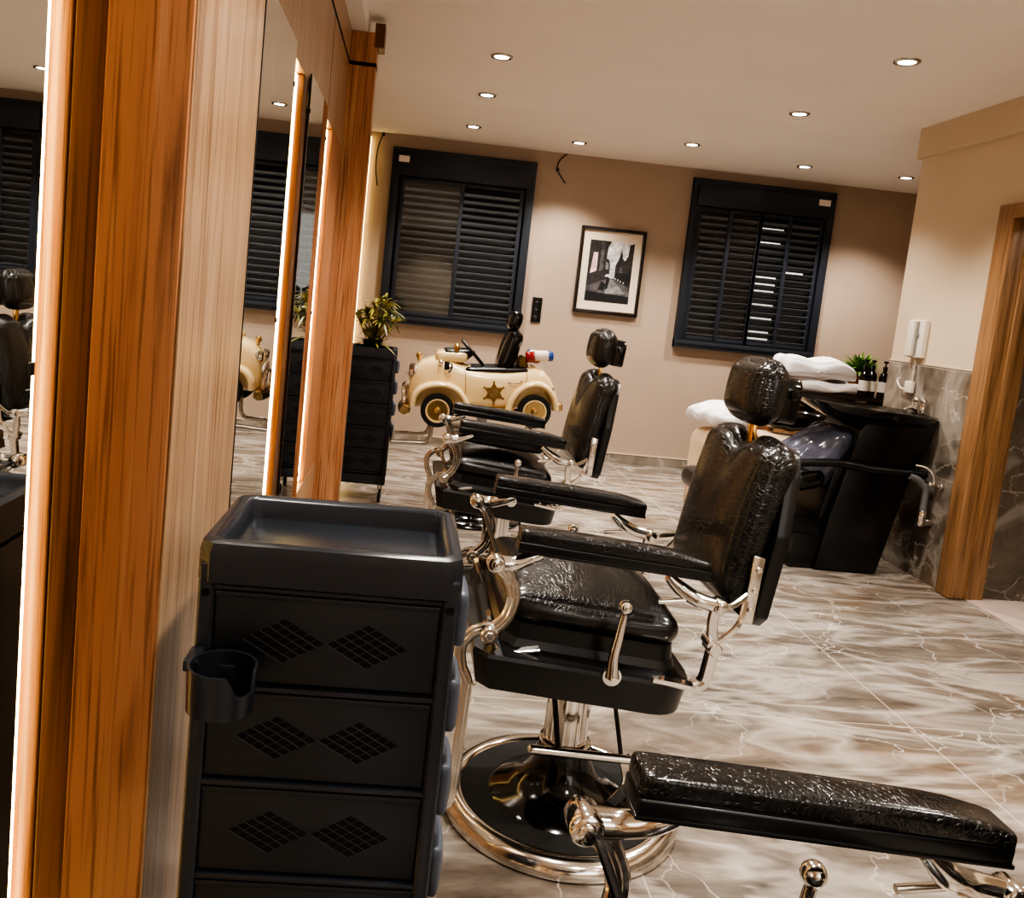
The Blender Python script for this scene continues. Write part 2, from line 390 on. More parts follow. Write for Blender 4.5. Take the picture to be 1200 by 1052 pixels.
b = nb(); bx(b, -.436, -0.323, YA, 1.648, 0, 2.57, 0.002, 1); structure('trim_4', b, 'wood', 0)
b = nb(); bx(b, -.3232, -.3195, YA + .003, 1.649, 0, 2.57, .001, 1); structure('trim_15', b, 'wood_light', 0)  # lit side of the pilaster, its pale sheen put into a lighter oak
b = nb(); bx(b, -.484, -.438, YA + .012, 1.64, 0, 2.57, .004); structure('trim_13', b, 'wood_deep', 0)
b = nb(); bx(b, -.52, -.4845, YA + .008, 1.63, 0, 2.57, .004)
structure('trim_14', b, 'wood', 0)
b = nb(); bx(b, -.34, -.3185, 1.65, 1.656, 0, 2.57); structure('trim_16', b, 'hole', 0)
b = nb(); bx(b, XN - .01, XL + .0005, YA + .02, YP, 2.410, 2.428); bx(b, XN - .01, XL + .0005, 3.628, 3.636, ZT + .01, 2.41); structure('trim_17', b, 'hole', 0)
b = nb(); bx(b, -.5, -.2915, YP - .0005, 4.48, 2.407, 2.425); structure('trim_18', b, 'hole', 0)
b = nb(); bx(b, -.31, -.262, YP - .001, 4.49, 2.50, 2.615, .002, 1); structure('trim_19', b, 'wood_dark', 0)

b = nb(); bx(b, -0.5, -0.292, YP, 4.49, 0, 2.408, 0.002, 1); bx(b, -0.5, -0.305, YP + .005, 4.485, 2.408, 2.424); bx(b, -0.5, -0.292, YP, 4.49, 2.424, 2.57, 0.002, 1)
structure('trim_5', b, 'wood', 0)
b = nb(); bx(b, -0.5, -0.345, -2.6, 4.49, 2.57, H); structure('trim_6', b, 'white', 0)
# right side: partition with wainscot, beam, doorway
b = nb(); bx(b, XR, XR + .12, 4.375, 5.22, 1.223, H); bx(b, XR, XR + .12, 3.3, 4.375, 2.09, H); bx(b, XR, XR + .12, -2.6, 3.3, 1.223, H); structure('wall_right', b, 'wall_right', 0)
b = nb(); bx(b, XR - .004, XR + .124, 4.375, 5.224, 0, 1.218); bx(b, XR - .004, XR + .124, -2.6, 3.3, 0, 1.218); structure('trim_7', b, 'walltile', 0)
b = nb(); bx(b, XR - .007, XR + .12, 4.375, 5.226, 1.218, 1.226); structure('trim_8', b, 'grout', 0)
b = nb(); bx(b, XR - .022, XR + .12, -2.6, 5.25, 2.466, H); structure('trim_9', b, 'wall_right', 0)
b = nb(); bx(b, 4.6, 4.7, 5.22, YB, 0, H); bx(b, XR + .12, 4.7, 5.10, 5.22, 0, H); structure('wall_nook', b, 'wall_back', 0)
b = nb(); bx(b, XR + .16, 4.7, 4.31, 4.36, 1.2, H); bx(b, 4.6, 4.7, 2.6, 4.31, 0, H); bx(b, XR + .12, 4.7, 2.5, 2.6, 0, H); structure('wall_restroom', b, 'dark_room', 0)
b = nb(); bx(b, XR + .16, 4.7, 4.305, 4.36, 0, 1.2); structure('trim_10', b, 'walltile', 0)
b = nb(); bx(b, XR + .065, 4.6, 2.6, 4.305, 0.0, 0.006); structure('trim_11', b, 'restfloor', 0)
b = nb(); bx(b, -0.5, 4.6, YB - .012, YB, 0, 0.083, 0.002, 1); structure('baseboard_back', b, 'basetile', 0)
b = nb(); bx(b, -0.5, 4.6, YB - .014, YB, 0.083, 0.088); structure('trim_12', b, 'grout', 0)
# door lining
b = nb()
bx(b, XR - .032, XR + .02, 4.262, 4.382, 0.004, 2.095, 0.003); bx(b, XR + .0, XR + .165, 4.268, 4.33, 0.004, 2.06, 0.003)
bx(b, XR + .06, XR + .10, 4.256, 4.27, 0.004, 2.04, 0.002)
bx(b, XR - .032, XR + .02, 3.29, 3.41, 0.004, 2.095, 0.003); bx(b, XR, XR + .165, 3.34, 3.40, 0.004, 2.06, 0.003)
bx(b, XR - .0318, XR + .02, 3.29, 4.382, 2.02, 2.0952, 0.003); bx(b, XR, XR + .165, 3.34, 4.33, 2.03, 2.06, 0.003)
structure('door_1', b, 'wood_door')

# ------------------------------------------------------------------ windows
def window(nm, x0, x1, z0, z1, sashes, boxx, sticker, lit=None):
    y = YB
    root = bpy.data.objects.new(nm, None); COL.objects.link(root); root['kind'] = 'structure'
    root.location = ((x0 + x1) / 2, YB, z0)
    ox, oz = root.location.x, z0
    def O(name, bm, mat, sm=35, par=None):
        for v in bm.verts: v.co -= Vector((ox, YB, oz))
        return obj(name, bm, mat, par or root, sm)
    f = 0.07
    bm = nb()
    bx(bm, x0, x1, y - .055, y, z1 - f, z1, .004); bx(bm, x0, x1, y - .055, y, z0, z0 + f, .004)
    bx(bm, x0, x0 + f, y - .0548, y, z0, z1, .004); bx(bm, x1 - f, x1, y - .0548, y, z0, z1, .004)
    bx(bm, x0 + .03, x1 - .03, y - .062, y, z0 + .03, z0 + .055, .003)
    O('window_frame', bm, 'alu')
    bm = nb(); bx(bm, x0 + .045, x1 - .045, y - .075, y, z1 - .235, z1 - .055, .004); O('shutter_box', bm, 'alu')
    bm = nb(); bx(bm, sticker[0], sticker[1], y - .0765, y - .0745, z1 - .125, z1 - .072)
    O('paper_sticker', bm, 'label')
    bm = nb(); bx(bm, x0 + .05, x1 - .05, y - .003, y + .001, z0 + .05, z1 - .1); O('night_backing', bm, 'night', 0)
    zt, zb = z1 - .24, z0 + .075
    for k, (a, c, glass, depth) in enumerate(sashes):
        s = 0.034
        bm = nb()
        bx(bm, a, a + s, y - depth, y - .012, zb, zt, .003); bx(bm, c - s, c, y - depth, y - .012, zb, zt, .003)
        bx(bm, a, c, y - depth + .001, y - .013, zb, zb + s, .003); bx(bm, a, c, y - depth + .001, y - .013, zt - s, zt, .003)
        sash = O('sash', bm, 'alu')
        bm = nb(); zz = zb + s + .01; p = 0.0605; i = 0
        while zz < zt - s - .02:
            g = 0.0
            bx(bm, a + s * .7, c - s * .7, -.019, .019, -.0035, .0035, .002, 1,
               fn=lambda q, zz=zz, y=y: Matrix.Translation((0, y - .03, zz)) @ (Matrix.Rotation(math.radians(-52), 4, 'X') @ Vector((0, q.y, q.z)) + Vector((q.x, 0, 0))))
            zz += p; i += 1
        O('louvre_slats', bm, 'slat')
        if glass:
            bm = nb(); bx(bm, a + s * .8, c - s * .8, y - depth + .006, y - depth + .009, zb + s * .8, zt - s * .8); O('pane', bm, 'glass', 0)
    if lit:
        bm = nb(); rr = random.Random(3)
        for (a, c, frac) in lit:
            zz = zb + .055
            while zz < zt - .05:
                if rr.random() < frac * .8: bx(bm, a, c - rr.random() * .02, y - .0075, y - .006, zz - .002, zz + .018)
                zz += .0605
        O('gap_glow_bars', bm, 'slit', 0)  # glowing bars stand in for outside light coming through the slats
    return root
window('window_1', -0.29, 0.945, 1.055, 2.54, [(-.20, .345, True, .05), (.315, .86, False, .04)], None, (-.235, -.145))
window('window_2', 2.325, 3.605, 1.095, 2.57, [(2.40, 2.70, True, .04), (2.675, 2.975, True, .05), (2.945, 3.245, False, .05), (3.215, 3.525, False, .04)], None, (3.44, 3.545),
       lit=[(2.985, 3.19, .62), (3.26, 3.42, .25)])

# ------------------------------------------------------------------ mirrors and LED strips
def wall_mirror(y0, y1, label):
    t = thing('wall_mirror', label, 'mirror', (-.412, (y0 + y1) / 2, .40), group=None)
    bm = nb(); w = (y1 - y0) / 2; bx(bm, -.0005, .0005, -w + .001, w - .001, 0.001, 1.629); obj('mirror_glass', bm, 'mirror', t, 0)
    bm = nb(); bx(bm, -.006, -.0006, -w, w, 0, 1.63, .001, 1); obj('backing_board', bm, 'black', t, 0)
    for s in (-1, 1):
        for z in (.12, .8, 1.5):
            bm = nb(); bx(bm, -.012, .003, s * (w - .002) - .004, s * (w - .002) + .004, z, z + .015, .001, 1); obj('mirror_clip', bm, 'black', t)
    return t
wall_mirror(-0.35, 0.965, 'tall frameless mirror at the left photo edge before the near wood pilaster')
wall_mirror(1.68, 2.645, 'tall frameless mirror directly behind the near wood pilaster above the trolley')
wall_mirror(3.02, 3.55, 'narrow tall frameless mirror nearest the far wood pilaster')
def led_loop(y0, y1, z0, z1, label, x=-.437, r=.0028):
    bm = nb()
    e = .008
    tube(bm, [(x, y0 + e, z0 + e), (x, y1 - e, z0 + e), (x, y1 - e, z1 - e), (x, y0 + e, z1 - e)], r, 8, 0, True)
    o = obj('led_strip', bm, 'led', None, 60); tag(o, label, 'light strip', 'warm strips round the mirror niches'); return o
led_loop(-.4, YA, .08, ZT, 'warm glowing light strip round the leftmost mirror beside the near pilaster', -.508)
led_loop(1.66, 2.915, ZB, ZT, 'warm glowing light strip round the mirror behind the near pilaster', -.450, .0065)
led_loop(3.07, 3.87, ZB, ZT, 'warm glowing light strip round the narrow far mirror', -.445, .0025)
bm = nb(); tube(bm, [(-.487, YB - .03, .02), (-.487, YB - .03, 2.6)], .0045, 8)
tag(obj('led_strip', bm, 'led', None, 60), 'warm vertical light strip in the far left room corner behind the pilaster', 'light strip', 'warm strips round the mirror niches')

# ------------------------------------------------------------------ ceiling downlights
def downlight_proto():
    t = thing('ceiling_downlight', 'x', 'ceiling light', (0, 0, H))
    bm = nb(); lathe(bm, [(.040, -.001), (.040, -.005), (.046, -.009), (.058, -.007), (.062, -.001), (.062, 0), (.04, 0)], seg=28, cap=False); obj('trim_ring', bm, 'steel', t, 50)
    bm = nb(); lathe(bm, [(.0005, -.004), (.03, -.0045), (.0405, -.003), (.0405, -.001)], seg=24); obj('lens', bm, 'lamp', t, 50)
    return t
DL = [(.351, 4.804, 'largest of the bright ceiling downlights, above the wood pilaster side'),
      (.349, 5.714, 'second ceiling downlight from the near one in the left row'),
      (.334, 6.787, 'small ceiling downlight closest to the left window top'),
      (1.196, 6.94, 'small ceiling downlight above the dangling cable near the back wall'),
      (1.973, 6.50, 'ceiling downlight left of the right window, above the framed picture side'),
      (2.228, 5.241, 'ceiling downlight in the middle right of the ceiling, second from camera'),
      (3.012, 6.841, 'small ceiling downlight just above the right window'),
      (2.21, 4.066, 'nearest ceiling downlight on the right, left of the wall beam'),
      (3.842, 6.809, 'small ceiling downlight in the far right corner beside the beam')]
p0 = downlight_proto(); COLD = (1.0, .93, .84)
def spot(x, y, e, z=H - .02, ang=112, blend=.65, col=COLD, rad=.05):
    l = bpy.data.lights.new('downlight_and_fill_beam', 'SPOT'); l.energy = e; l.color = col; l.spot_size = math.radians(ang); l.spot_blend = blend; l.shadow_soft_size = rad
    o = bpy.data.objects.new('downlight_and_fill_beam', l); COL.objects.link(o); o.location = (x, y, z); return o
E0 = 78
for i, (x, y, lb) in enumerate(DL):
    o = p0 if i == 0 else copy_tree(p0)
    o.location = (x, y, H); o['label'] = 'recessed ' + lb if not lb.startswith('largest') else 'recessed downlight, ' + lb; o['group'] = 'ceiling downlights'
    spot(x, y, E0)
for x, y in [(.35, 3.5), (.35, 2.3), (.35, 1.1), (1.2, -.4), (1.2, -1.8), (2.2, 2.9), (2.2, 1.7), (2.2, .5), (2.4, -.9), (.3, -1.9)]:  # added fill spots without fixtures, all out of view
    spot(x, y, E0)
l = bpy.data.lights.new('restroom_lamp', 'POINT'); l.energy = 6; l.shadow_soft_size = .08; l.color = (1, .9, .8)
o = bpy.data.objects.new('restroom_lamp', l); COL.objects.link(o); o.location = (3.9, 3.2, 2.4)

# ------------------------------------------------------------------ barber chair (faces -X, origin on floor under the pole)
SL = -0.09
def tilt(q): return Vector((q[0], q[1], q[2] + SL * q[0]))
def barber_chair(loc, label, group):
    t = thing('barber_chair', label, 'barber chair', loc, group=group)
    # base
    bm = nb(); lathe(bm, [(.262, .034), (.268, .046), (.284, .05), (.303, .043), (.316, .024), (.317, .008), (.312, 0), (.26, 0)], (-.01, 0, 0), seg=64)
    obj('base_ring', bm, 'chrome', t, 60)
    bm = nb(); lathe(bm, [(.0, .03), (.263, .03), (.264, .040), (.0, .041)], (-.01, 0, 0), seg=64, cap=False); obj('base_mat', bm, 'black_mat', t)
    bm = nb(); lathe(bm, [(.19, .04), (.178, .05), (.14, .066), (.105, .092), (.085, .125), (.076, .155), (.074, .175), (.062, .178), (.05, .178)], (-.01, 0, 0), seg=48); obj('base_cone', bm, 'black_gloss', t, 60)
    bm = nb(); lathe(bm, [(.066, .176), (.068, .182), (.068, .196), (.06, .2), (.056, .2), (.056, .40), (.05, .40), (.05, .46)], (-.01, 0, 0), seg=36)
    for k in range(10):
        a = 2 * PI * k / 10; tube(bm, [(-.01 + .056 * math.cos(a), .056 * math.sin(a), .2), (-.01 + .056 * math.cos(a), .056 * math.sin(a), .4)], .004, 6)
    obj('hydraulic_pole', bm, 'chrome', t, 40)
    bm = nb(); tube(bm, [(-.125, -.15, .238), (.16, -.15, .226)], .0115, 12); ball(bm, (-.125, -.15, .238), .0125)
    ribbon(bm, [(.11, -.145, .235), (.13, -.14, .16), (.10, -.12, .09)], .03, .006, smooth=5); obj('pump_lever', bm, 'chrome', t)
    bm = nb(); tube(bm, [(-.085, -.05, .46), (-.05, -.12, .21)], .0075, 8); tube(bm, [(.065, -.06, .46), (.135, -.08, .15)], .006, 8)
    obj('lever_rod', bm, 'black', t)
    # seat frame: flared skirt and upper tray
    def oct_(u0, u1, v, c, r=None):
        r = r or c
        o = [(u0 + c, -v)]
        for k in range(7): a = -PI / 2 + k * PI / 12; o.append((u1 - r + r * math.cos(a), -v + r + r * math.sin(a)))
        for k in range(7): a = k * PI / 12; o.append((u1 - r + r * math.cos(a), v - r + r * math.sin(a)))
        return o + [(u0 + c, v), (u0, v - c), (u0, -v + c)]
    def loft(bm, outl, zs):
        rings(bm, [[tilt((p[0], p[1], z)) for p in o] for o, z in zip(outl, zs)])
    bm = nb()
    loft(bm, [oct_(-.292, .195, .289, .028, .09), oct_(-.300, .203, .296, .03, .095), oct_(-.314, .216, .306, .032, .1), oct_(-.310, .212, .302, .032, .1), oct_(-.25, .184, .258, .03, .06), oct_(-.238, .176, .25, .03, .05)],
         [.430, .433, .508, .517, .527, .545])
    obj('seat_frame', bm, 'black', t, 30)
    bm = nb(); loft(bm, [oct_(-.238, .176, .250, .03, .05), oct_(-.235, .172, .246, .03, .05)], [.53, .582]); obj('seat_tray', bm, 'black', t, 30)
    bm = nb()
    def sf(q):
        q = Vector(q)
        if q.z > 0: q.z *= 1.0 + .18 * math.cos(q.y * 13) * (1 - abs(q.x) * 2)
        return q
    puff(bm, (-.032, 0, .615), (.210, .250, .042), .042, (.012, .012, .034), 22, fn=sf)
    for v in bm.verts: v.co = tilt(v.co)
    obj('seat_cushion', bm, 'croc_seat', t, 70)
    for s in (-1, 1):
        v0 = .285 * s
        bm = nb(); v1 = s * .305; lathe(bm, [(.012, -.006), (.022, -.006), (.022, .006), (.012, .006)], (.005, s * .31, .515), 'y', 16)
        tube(bm, [(.005, s * .315, .515), (.002, s * .318, .56), (.008, s * .318, .61), (.014, s * .318, .665)], [.017, .012, .0105, .008], 12, 4)
        ball(bm, (.015, s * .318, .682), .0165); cyl(bm, (.005, s * .33, .515), .008, .016)
        obj('side_lever', bm, 'chrome', t)
        # armrest
        va = .275 * s
        pf = rotfn(math.radians(4.2), (0, va, .80))
        a = nb(); puff(a, (-.014, va, .804), (.224, .0295, .015), .009, (0, .0, .004), 16, fn=None)
        for v in a.verts:
            x = v.co.x
            if x > .13: v.co.z -= (x - .13) * .14 * (v.co.z > .80)
            v.co = pf(v.co)
        pad = obj('armrest', a, 'croc_small', t, 50)
        a = nb(); bx(a, -.238, .208, va - .029, va + .029, .768, .791, .004, 3, fn=pf); bx(a, -.239, .210, va - .0305, va + .0305, .766, .772, .002, 2, fn=pf); obj('armrest_board', a, 'black', pad, 40)
        # front knuckle, curved front bar, pivot, leg bar
        vk = .287 * s
        a = nb(); tube(a, [(-.18, va, .776), (-.208, va, .764), (-.245, vk, .751), (-.285, vk, .752)], [.013, .016, .017, .019], 14, 5)
        cyl(a, (-.285, vk, .752), .0205, .044, 'y', 22, .004); cyl(a, (-.285, vk, .752), .011, .05, 'y', 16, .002)
        obj('front_knuckle', a, 'chrome', t, 50)
        a = nb(); ribbon(a, [(-.278, vk, .748), (-.252, vk, .722), (-.236, vk, .68), (-.242, vk, .636), (-.258, vk, .61), (-.285, vk, .587)], .030, .013, smooth=8)
        ribbon(a, [(-.278, vk, .748), (-.252, vk, .722), (-.236, vk, .68), (-.242, vk, .636), (-.258, vk, .61), (-.285, vk, .587)], .010, .02, smooth=8)
        obj('front_bar', a, 'chrome', t)
        a = nb(); cyl(a, (-.283, vk, .587), .0205, .05, 'y', 22, .004); cyl(a, (-.283, vk, .587), .011, .058, 'y', 6, .002); obj('front_pivot', a, 'chrome', t)
        a = nb(); vl = .288 * s
        P = [(-.275, vl, .600), (-.315, vl, .588), (-.342, vl, .552), (-.338, vl, .505), (-.322, vl, .47), (-.321, vl, .43), (-.33, vl, .20), (-.35, vl, .165), (-.40, vl, .15)]
        ribbon(a, P, .026, .012, smooth=8); ribbon(a, P, .008, .017, smooth=8)
        for z in (.463, .30): ball(a, (-.318 - (.463 - z) * .04 + .014, vl, z), .005, 8)
        obj('footrest_arm', a, 'chrome', t)
        a = nb(); ribbon(a, [(-.283, s * .262, .587), (-.262, s * .262, .548), (-.235, s * .262, .537), (-.16, s * .262, .547)], .008, .034, smooth=6)
        ribbon(a, [(-.278, s * .20, .60), (-.245, s * .19, .52), (-.21, s * .19, .44)], .012, .04, smooth=5)
        obj('front_bracket', a, 'chrome', t)
        # rear linkage
        vr = .287 * s
        a = nb(); tube(a, [(.118, va, .748), (.15, va, .722), (.19, vr, .702), (.238, vr, .692)], [.011, .017, .018, .016], 14, 5); cyl(a, (.24, vr, .693), .0175, .04, 'y', 20, .004)
        tube(a, [(.10, vr, .690), (.16, vr, .698)], .006, 8); obj('rear_knuckle', a, 'chrome', t, 50)
        a = nb(); ribbon(a, [(.24, vr, .693), (.27, vr, .694), (.315, vr * .9, .712)], .014, .01, smooth=6)
        ribbon(a, [(.24, vr, .598), (.268, vr, .62), (.295, vr, .655), (.315, vr * .9, .70)], .014, .01, smooth=6)
        ribbon(a, [(.235, vr, .69), (.231, vr, .65), (.238, vr, .60)], .024, .012, smooth=5); cyl(a, (.238, vr, .594), .017, .05, 'y', 20, .004); cyl(a, (.228, vr, .606), .012, .045, 'y', 16, .003)
        obj('back_link', a, 'chrome', t)
        a = nb(); P = [(.24, vr, .592), (.236, vr, .55), (.228, vr, .508), (.205, vr, .494), (.16, vr, .50), (.105, vr, .507)]
        ribbon(a, P[:4], .026, .026, smooth=6, ch=.12); ribbon(a, P[2:], .012, .036, smooth=4)
        cyl(a, (.13, vr, .512), .006, .01, 'z', 8); cyl(a, (.18, vr, .506), .006, .01, 'z', 8)
        obj('rear_bracket', a, 'chrome', t)
        a = nb(); prism(a, [(.318, .645), (.344, .637), (.354, .80), (.326, .806)], s * .243 - .004, s * .243 + .004, 'y', .0025)
        for z in (.672, .722, .772): cyl(a, (.326 + (z - .64) * .065 + .006, s * .249, z), .008, .008, 'y', 12, .002)
        obj('side_plate', a, 'chrome', t)
    bm = nb(); tube(bm, [(-.272, -.287, .745), (-.272, .287, .745)], .006, 8); obj('cross_rod', bm, 'black', t)
    bm = nb(); bx(bm, -.52, -.37, -.28, .28, .135, .15, .005, 2, fn=rotfn(.25, (-.37, 0, .14)));
    for k in range(7): bx(bm, -.51 + k * .02, -.502 + k * .02, -.27, .27, .148, .153, .001, 1, fn=rotfn(.25, (-.37, 0, .14)))
    obj('footrest', bm, 'chrome', t)
    # backrest (design upright, then recline about bottom)
    rec = math.radians(10.5)
    piv = (.33, 0, .66)
    rf = rotfn(rec, piv)
    bm = nb()
    def bf(q):
        q = Vector(q); hz = max(0.0, min(1.0, (q.z + .05) / .22))
        g = math.exp(-(q.y / .055) ** 2)
        q.z -= .034 * hz ** 2 * g
        q.z -= .018 * hz * (abs(q.y) / .24) ** 4
        if q.x < 0: q.x += .009 * g * (0.25 + .75 * hz)
        return q
    puff(bm, (.315, 0, .862), (.046, .222, .206), .046, (.022, .0, .012), 28, fn=bf)
    for v in bm.verts: v.co = rf(v.co)
    obj('back_cushion', bm, 'croc', t, 70)
    bm = nb()
    def shape(w, z0, z1, c, lob):
        pts = [(-w + c, z0), (w - c, z0), (w, z0 + c)]
        for k in range(17):
            y = w - 2 * w * k / 16; e = 1 - max(0, (abs(y) - (w - .06)) / .06) ** 2 * .45
            pts.append((y * (1 if abs(y) < w - 1e-6 else 1), z0 + (z1 - z0) * e * (1) + lob * math.cos(y * PI / .115 - PI) * (1 if abs(y) < .2 else .4)))
        pts.append((-w, z0 + c)); return pts
    prism(bm, shape(.238, .628, 1.05, .03, .010), .350, .386, 'x', .006)
    for v in bm.verts: v.co = rotfn(math.radians(7.5), piv)(v.co)
    obj('back_shell', bm, 'black', t, 40)
    # headrest
    bm = nb(); hp = (.40, 0, 1.12); hf = rotfn(math.radians(6), hp)
    puff(bm, (.370, 0, 1.172), (.042, .114, .080), .042, (.014, .006, .008), 22, fn=None)
    for v in bm.verts: v.co = hf(v.co)
    hd = obj('headrest', bm, 'croc', t, 70)
    bm = nb(); prism(bm, [(-.062, 1.105), (.062, 1.105), (.062, 1.2), (.04, 1.222), (-.04, 1.222), (-.062, 1.2)], .41, .468, 'x', .012, 3)
    for v in bm.verts: v.co = hf(v.co)
    hb = obj('headrest_bracket', bm, 'black_gloss', t, 50)
    bm = nb(); cyl(bm, (.445, -.07, 1.175), .012, .02, 'y', 16, .003); obj('adjust_knob', bm, 'black_gloss', hb)
    bm = nb(); cyl(bm, (.425, -.068, 1.178), .008, .016, 'y', 12, .002); obj('adjust_knob', bm, 'black_gloss', hb)
    bm = nb(); bx(bm, .376, .388, -.017, .017, .95, 1.13, .003); obj('headrest_post', bm, 'chrome_orange', t)
    return t
BX = .525
c2 = barber_chair((BX, 2.145, 0), 'black crocodile leather barber chair in the centre on a full round chrome base', 'barber chairs along the mirrors')
c1 = copy_tree(c2); c1.location = (BX - .047, 3.765, 0); c1['label'] = 'black leather barber chair further back, in front of the cream toy car'
c3 = copy_tree(c2); c3.location = (BX + .012, .622, 0); c3['label'] = 'nearest barber chair, only its large black armrest showing at the bottom right'
# dark padded board left on the far chair's seat
bm = nb(); puff(bm, (0, 0, .028), (.18, .075, .026), .02, (0, 0, .006), 12); o = obj('booster_cushion', bm, 'black', None, 60)
o.location = (.43, 3.63, .715); o.rotation_euler = (0, .09, .05); tag(o, 'long black padded cushion lying on the seat of the barber chair by the toy car', 'cushion')

# ------------------------------------------------------------------ salon trolleys
def trolley(loc, label, group):
    t = thing('salon_trolley', label, 'trolley', loc, group=group)
    W, D = .181, .14
    bm = nb()
    for sx in (-1, 1):
        for sy in (-1, 1): bx(bm, sx * W - (.024 if sx > 0 else 0), sx * W + (.024 if sx < 0 else 0), sy * D - (.024 if sy > 0 else 0), sy * D + (.024 if sy < 0 else 0), .11, .94, .009, 3)
    bx(bm, -W + .004, -W + .01, -D + .02, D - .02, .12, .9); bx(bm, W - .01, W - .004, -D + .02, D - .02, .12, .9); bx(bm, -W + .02, W - .02, D - .01, D - .004, .12, .9)
    bx(bm, -W + .004, W - .004, -D + .004, D - .004, .11, .17, .004)
    for z in (.905, .76, .617, .473, .33, .183):
        bx(bm, -W + .02, W - .02, -D + .004, D - .02, z - .004, z + .004, .002)
    obj('trolley_frame', bm, 'slate', t)
    zs = [.905, .76, .617, .473, .33, .183]
    for k in range(5):
        z1, z0 = zs[k] - .006, zs[k + 1] + .008
        bm = nb()
        bx(bm, -.157, .157, -D + .009, -D + .02, z0, z1, .003); bx(bm, -.15, .15, -D + .02, D - .02, z0 + .005, z0 + .1)
        bx(bm, -.157, .157, -D + .004, -D + .02, z1 - .008, z1, .0025)
        zc = (z0 + z1) / 2 - .002; dx, dz = .01165, .0066
        for cx in (-.0585, .0585):
            for i in range(5):
                for j in range(5):
                    px, pz = cx + (i - j) * dx, zc + (i + j - 4) * dz
                    q = [bm.verts.new((px + a * dx * .84, -D + .0084, pz + c * dz * .84)) for a, c in ((-1, 0), (0, -1), (1, 0), (0, 1))]
                    f = bm.faces.new(q); f.material_index = 1
                    # lit lower lip of each opening
                    q = [bm.verts.new((px + a * dx, -D + .0086 - e, pz + c * dz)) for a, c, e in ((-.84, 0, 0), (0, -.84, 0), (0, -1.0, .0006), (-1.0, 0, .0006))]
                    bm.faces.new(q)
        obj('drawer', bm, ['slate_dark', 'hole'], t)
    # top tray
    bm = nb()
    Wt, Dt = W + .003, D + .003
    o8 = lambda w, d, c: [(-w + c, -d), (w - c, -d), (w, -d + c), (w, d - c), (w - c, d), (-w + c, d), (-w, d - c), (-w, -d + c)]
    def crown(p, z, lift): return Vector((p[0], p[1], z + lift * (min(1, abs(p[0]) / Wt) ** 6) * .9))
    rings(bm, [[crown(p, z, l) for p in o8(w, d, c)] for w, d, c, z, l in [
        (Wt - .006, Dt - .004, .02, .908, 0), (Wt, Dt, .018, .912, 0), (Wt, Dt, .018, .955, 0), (Wt - .003, Dt - .003, .018, .967, 0), (Wt - .010, Dt - .010, .018, .971, 0), (Wt - .022, Dt - .018, .012, .970, 0),
        (Wt - .027, Dt - .022, .012, .964, 0), (Wt - .034, Dt - .028, .012, .937, 0)]], caps=True)
    bx(bm, -Wt + .04, Wt - .04, -Dt + .034, Dt - .034, .930, .9372, .004)
    obj('top_tray', bm, 'slate', t, 40)
    bm = nb()
    for sx in (-1, 1): lathe(bm, [(.006, -.0006), (.006, .001)], (sx * (W - .012), -D - .0002, .897), 'y', 12)
    obj('socket_hole', bm, 'hole', t)
    # cup holder
    bm = nb(); cx, cy, z0, z1, R_ = -.128, -D - .056, .762, .822, .044
    n = 40; rs = []
    for j in range(n):
        a = 2 * PI * j / n; front = math.cos(a - math.radians(-38))
        top = z1 - (.030 if front > .93 else (.012 if front > .88 else 0))
        c_, s_ = math.cos(a), math.sin(a)
        rs.append([Vector((cx + c_ * R_, cy + s_ * R_, z0)), Vector((cx + c_ * (R_ + .002), cy + s_ * (R_ + .002), top)), Vector((cx + c_ * (R_ - .002), cy + s_ * (R_ - .002), top)), Vector((cx + c_ * (R_ - .004), cy + s_ * (R_ - .004), z0 + .004))])
    rings(bm, rs, closed=True); lathe(bm, [(.0, z0), (R_, z0), (R_, z0 + .004), (0, z0 + .004)], (cx, cy, 0), seg=40, cap=False)
    bx(bm, cx - .055, cx - .036, cy + .01, -D + .004, z1 - .02, z1 - .004, .003); bx(bm, cx - .03, cx + .01, cy + .038, -D + .01, z1 - .05, z1 - .02, .003)
    obj('cup_holder', bm, 'slate', t, 40)
    # round tool scoops on the right side
    for k in range(4):
        z = .86 - .135 * k
        bm = nb(); puff(bm, (W + .010, -.03, z), (.0095, .05, .042), .009, (.006, 0, 0), 10); obj('tool_scoop', bm, 'slate_light' if True else 'slate', t, 60)
    for sx in (-1, 1):
        for sy in (-1, 1):
            x, y = sx * (W - .03), sy * (D - .03)
            bm = nb(); cyl(bm, (x, y, .098), .016, .026, 'z', 14, .003); bx(bm, x - .014, x - .011, y - .03, y + .012, .03, .092, .001); bx(bm, x + .011, x + .014, y - .03, y + .012, .03, .092, .001); bx(bm, x - .014, x + .014, y - .012, y + .014, .082, .094, .002)
            fk = obj('caster_fork', bm, 'chrome', t)
            bm = nb(); cyl(bm, (x, y - .016, .0305), .030, .018, 'x', 22, .004); obj('caster_wheel', bm, 'rubber', fk)
    return t
t1 = trolley((-.077, 1.292, 0), 'dark slate salon trolley in the foreground with a cup holder on its front', 'salon trolleys')
t2 = copy_tree(t1); t2.location = (-.252, 5.43, 0); t2['label'] = 'dark salon trolley behind the far pilaster with a leafy plant on top'

